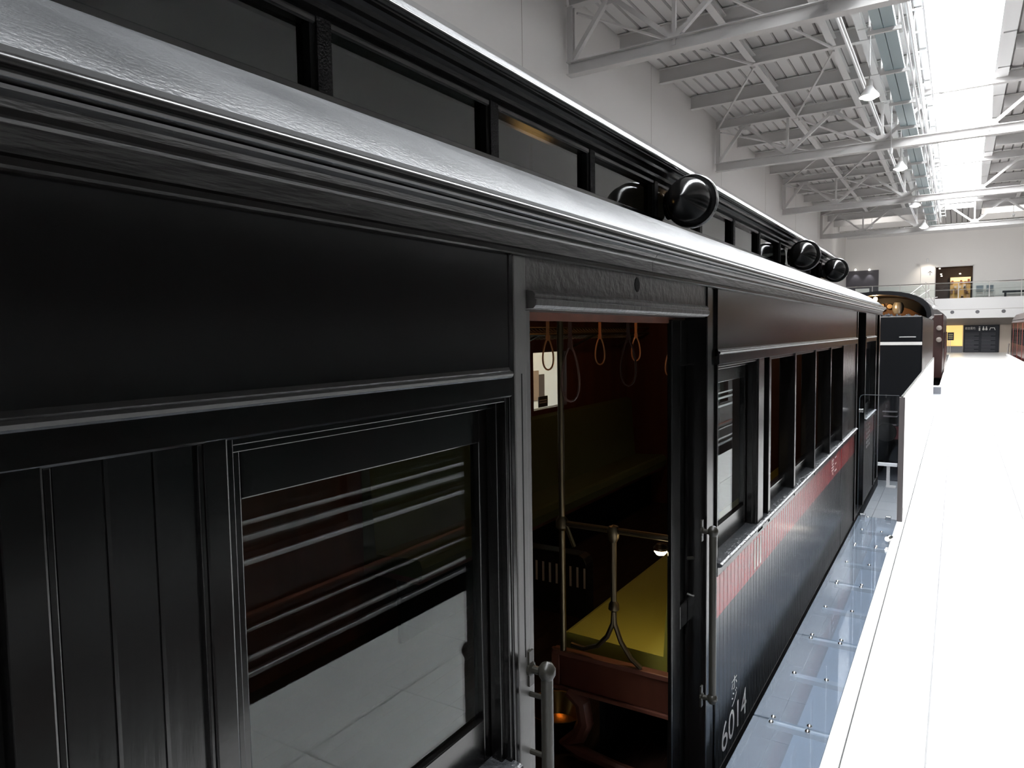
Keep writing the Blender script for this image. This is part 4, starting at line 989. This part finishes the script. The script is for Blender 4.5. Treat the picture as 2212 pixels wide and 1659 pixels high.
# room behind the doorway
door = struct('door_1', MB().box(ox0-.05, ox0, WY-.04, WY+.3, oz0, oz1+.05).box(ox1, ox1+.05, WY-.04, WY+.3, oz0, oz1+.05).box(ox0-.05, ox1+.05, WY-.04, WY+.3, oz1, oz1+.05), STEEL)
mb = MB(); mb.box(ox0-1, ox1+1, WY+4, WY+4.1, oz0, oz1+.3); mb.box(ox0-1, ox0-.9, WY+.3, WY+4, oz0, oz1+.3); mb.box(ox1+.9, ox1+1, WY+.3, WY+4, oz0, oz1+.3); mb.box(ox0-1, ox1+1, WY+.3, WY+4.1, oz1+.2, oz1+.3); mb.box(ox0-1, ox1+1, WY+.3, WY+4.1, oz0-.1, oz0)
part('room_shell', mb, mat('room_brown', (.05, .03, .03), rough=.5), door)
rx0, rx1 = float(aty(2053, 600, WY+3.5)[0]), float(aty(2097, 600, WY+3.5)[0])
rz1 = float(aty(2070, 599, WY+3.5)[2])
t = thing('shop_counter', ((rx0+rx1)/2, WY+3.4, oz0), 'warm lit shop display inside the upper doorway', 'display')
part('back_panel', MB().box(rx0, rx1, WY+3.6, WY+3.7, oz0, rz1), CREAM, t)
part('header_sign', MB().box(rx0, rx1, WY+3.5, WY+3.6, rz1-.28, rz1), mat('lit_header', (.9, .7, .35), emit=(1, .75, .35), estr=1.2), t)
rng = random.Random(5)
for k in range(16):
    xx = rng.uniform(rx0+.1, rx1-.1); zz = oz0+.15+.35*(k % 4)
    part('goods', MB().box(xx-.07, xx+.07, WY+3.3, WY+3.45, zz, zz+rng.uniform(.12, .3)), mat('goods%d' % (k % 4), [(.6, .4, .25), (.15, .08, .05), (.7, .65, .6), (.4, .15, .08)][k % 4]), t)
l = bpy.data.lights.new('shop_light', 'POINT'); l.energy = 60; l.color = (1, .75, .45); l.shadow_soft_size = .2
lo3 = bpy.data.objects.new('shop_light', l); COL.objects.link(lo3); lo3.parent = t; lo3.location = (0, -1.6, 1.7)
for u, v in ((2030, 580), (2033, 592), (2034, 596), (2074, 591)):
    q = aty(u, v, WY+2.5)
    single('downlight', MB().lathe((q[0], q[1], min(q[2], oz1+.18)), (0, 0, 1), [(-.04, .001), (-.04, .05), (.02, .05)], 10), mat('downlight_glow', (1, 1, 1), emit=(1, .9, .75), estr=12), 'tiny bright downlight inside the upper doorway', 'lamp', 'doorway downlights')
# arrow sign
sx_0, sx_1 = fx(1988, WY-.05), fx(2018, WY-.05); sz_1 = fz(577, WY-.05, 2003)
sg = thing('arrow_sign', ((sx_0+sx_1)/2, WY-.05, 3.55), 'tall white sign with a thin upward arrow beside the far doorway', 'sign')
part('panel', MB().box(sx_0, sx_1, WY-.06, WY-.005, 3.55, sz_1), mat('sign_white', (.9, .88, .85), rough=.5), sg)
aq = aty(2009, 590, WY-.07); ax, az = float(aq[0]), float(aq[2])
part('arrow', MB().beam((ax, WY-.063, az-.14), (ax, WY-.063, az+.14), .004, .025, (1, 0, 0)) if False else MB().box(ax-.014, ax+.014, WY-.064, WY-.061, az-.15, az+.14).prism([(ax-.13, az+.02), (ax-.11, az), (ax, az+.11), (ax+.11, az), (ax+.13, az+.02), (ax, az+.15)], WY-.064, WY-.061), CHAR, sg)
# dark display panel with two lamps
dx0, dx1, dz1 = fx(1822, WY-.1), fx(1897, WY-.1), fz(583, WY-.1, 1897)
dp = thing('display_panel', ((dx0+dx1)/2, WY-.1, 3.55), 'dark display panel with spotlights on the far wall near the corner', 'panel')
part('board', MB().box(dx0, dx1, WY-.16, WY-.002, 3.55, dz1), mat('display_grey', (.06, .055, .065), rough=.5), dp)
part('white_notice', MB().box(fx(1848), fx(1878), WY-.17, WY-.161, fz(625), fz(616)), WTEXT, dp)
for u in (1848, 1878):
    q = aty(u, 583, WY-.35)
    part('spot_head', MB().lathe((q[0], WY-.35, q[2]), (0, 0, -1), [(-.06, .001), (-.06, .05), (.05, .06), (.05, .001)], 12), mat('spot_glow', (1, 1, 1), emit=(1, .95, .85), estr=6), dp, smooth=True)
    l = bpy.data.lights.new('panel_light', 'SPOT'); l.energy = 25; l.spot_size = math.radians(80); l.spot_blend = .7
    lo4 = bpy.data.objects.new('panel_light', l); COL.objects.link(lo4); lo4.location = (float(q[0]), WY-.4, float(q[2])-.1); lo4.rotation_euler = (math.radians(12), 0, 0)
    lo4.parent = dp; lo4.location = lo4.location-dp.location
# balcony chairs
def chair(u, w):
    b = aty(u, 641, BY+1.2); x_, z_ = float(b[0]), 3.57
    z_ = fz(643, BY, 2100)+.002
    y_ = BY+1.2
    t = thing('chair', (x_, y_, z_), 'grey-blue balcony chair %s behind the glass railing' % w, 'chair', 'balcony chairs')
    m = mat('chair_blue', (.16, .2, .24), rough=.5)
    part('seat', MB().box(x_-.22, x_+.22, y_-.2, y_+.22, z_+.42, z_+.46), m, t)
    part('backrest', MB().box(x_-.22, x_+.22, y_+.19, y_+.22, z_+.55, z_+.82), m, t)
    for sx in (-1, 1):
        for sy in (-1, 1):
            part('leg', MB().box(x_+sx*.2-.015, x_+sx*.2+.015, y_+sy*.19-.015, y_+sy*.19+.015, z_, z_+(.82 if sy > 0 else .42)), STEEL, t)
chair(2116, 'nearer the doorway'); chair(2138, 'nearer the low dark bench')
q = aty(2190, 641, BY+1.4)
single('balcony_bench', MB().box(float(q[0])-.6, float(q[0])+1.4, BY+1.2, BY+1.6, fz(643, BY, 2100)+.3, fz(643, BY, 2100)+.42).box(float(q[0])-.5, float(q[0])-.4, BY+1.2, BY+1.6, fz(643, BY, 2100), fz(643, BY, 2100)+.3).box(float(q[0])+1.2, float(q[0])+1.3, BY+1.2, BY+1.6, fz(643, BY, 2100), fz(643, BY, 2100)+.3), CHAR,
       'low dark bench on the balcony behind the glass railing', 'bench')
# guide board, lit niche and small sign below the balcony
GY = WY-.25
gx0, gx1 = fx(2084, GY), fx(2161, GY); gz1 = fz(702, GY, 2120)
gbd = thing('guide_board', ((gx0+gx1)/2, GY, 0), 'large charcoal guide board with white Japanese heading and icons below the balcony', 'sign')
part('board', MB().box(gx0, gx1, GY, GY+.2, 0, gz1), CHAR, gbd)
def fb(u0, u1, v0, v1, y): return (fx(u0, y), fx(u1, y), fz(v1, y, (u0+u1)/2), fz(v0, y, (u0+u1)/2))
text_part('heading', '総合案内', fb(2087, 2108.5, 706, 712, GY), ('y', GY-.004), WTEXT, gbd)
text_part('info_icon', 'i', fb(2116, 2120, 705.5, 714.5, GY), ('y', GY-.004), WTEXT, gbd)
for u in (2126.5, 2133):
    x_, z_ = fx(u, GY), fz(713.5, GY, u)
    part('toilet_icon', MB().lathe((x_, GY-.002, z_+.22), (0, -1, 0), [(0, .001), (.002, .001), (.003, .035), (.0, .035)], 12).prism([(x_-.07, z_+.04), (x_-.02, z_), (x_+.02, z_), (x_+.07, z_+.04), (x_+.035, z_+.18), (x_-.035, z_+.18)], GY-.004, GY-.001), WTEXT, gbd)
x_, z_ = fx(2146, GY), fz(713, GY, 2146)
part('train_icon', MB().prism([(x_-.17, z_), (x_-.13, z_), (x_-.09, z_+.13), (x_+.09, z_+.13), (x_+.13, z_), (x_+.17, z_), (x_+.12, z_+.17), (x_-.12, z_+.17)], GY-.004, GY-.001), WTEXT, gbd)
for k in range(14):
    for j in range(2):
        if k == 0: continue
        v = 716+3.2*k; a_ = 2087+36*j
        bx_ = fb(a_, a_+(30 if k % 3 else 20), v, v+.9, GY)
        part('text_line', MB().box(bx_[0], bx_[1], GY-.003, GY-.001, bx_[2], bx_[3]), mat('dim_print', (.10, .10, .115), rough=.5), gbd)
nx0, nx1 = fx(2040, WY-.1), fx(2082, WY-.1)
single('lit_niche', MB().box(nx0, nx1, WY-.12, WY-.005, .42, gz1), mat('niche_yellow', (.85, .55, .15), rough=.6, emit=(1, .7, .25), estr=.8), 'glowing yellow display niche beside the guide board', 'display')
single('niche_ledge', MB().box(nx0, nx1, WY-.45, WY-.002, 0.0, .40), mat('ledge_grey', (.16, .16, .17), rough=.5), 'low grey ledge under the glowing yellow niche', 'ledge')
st = thing('sign_stand', (fx(2056, WY-1.2), WY-1.2, 0), 'small dark sign on a thin stand before the yellow niche', 'sign')
b_ = fb(2049, 2063, 718, 735, WY-1.2)
part('panel', MB().box(b_[0], b_[1], WY-1.22, WY-1.19, b_[2], b_[3]), CHAR, st)
part('leg', MB().tube([(b_[0]+.05, WY-1.2, 0), (b_[0]+.05, WY-1.2, b_[2])], .02, 6).tube([(b_[0]+.16, WY-1.2, 0), (b_[0]+.16, WY-1.2, b_[2])], .02, 6), STEEL, st)
for k in range(3): part('print_mark', MB().box(b_[0]+.06, b_[1]-.06, WY-1.224, WY-1.2205, b_[2]+.12+.12*k, b_[2]+.16+.12*k), mat('gold_print', (.5, .42, .2)), st)
single('tan_wall_panel', MB().box(gx1+.03, gx1+1.1, WY-.12, WY-.003, 0, gz1), mat('tan_panel', (.50, .43, .36), rough=.6), 'tan wall panel beside the charcoal guide board', 'panel')

# added fill spotlights brightening the far wall, and one over the arrow sign
def washer(x, y, z, aim, en, lab, col=(1, .97, .93), ang=80, hang=True):
    d = (Vector(aim)-Vector((x, y, z))).normalized()
    t = thing('fill_or_sign_spot', (x, y, z), lab, 'lamp', 'wall-washing spotlights')
    part('can', MB().lathe((x, y, z), d, [(-.16, .001), (-.16, .06), (.08, .075), (.08, .06), (.05, .001)], 14), WHITE, t, smooth=True)
    part('stem', MB().tube([(x, y, z), (x, y, 8.12)] if hang else [(x, y, z), (x, WY, z+.1)], .012, 6), STEEL, t)
    l = bpy.data.lights.new('fill_or_sign_light', 'SPOT'); l.energy = en; l.color = col; l.spot_size = math.radians(ang); l.spot_blend = .8; l.shadow_soft_size = .05
    lo = bpy.data.objects.new('fill_or_sign_light', l); COL.objects.link(lo); lo.parent = t; lo.location = d*.12; lo.rotation_euler = d.to_track_quat('-Z', 'Y').to_euler()
for x, en, w in ((-4.4, 330, 'behind the last truss beside the white wall'), (2.4, 620, 'behind the last truss on the maroon train side')):
    washer(x, 47.0, 7.6, (x+.3, WY, 6.0), en, 'added white fill spotlight %s' % w, ang=110)
washer((sx_0+sx_1)/2, WY-1.1, 6.1, ((sx_0+sx_1)/2, WY, 4.9), 55, 'small white spotlight on a bracket above the arrow sign', (1, .88, .74), 100, False)
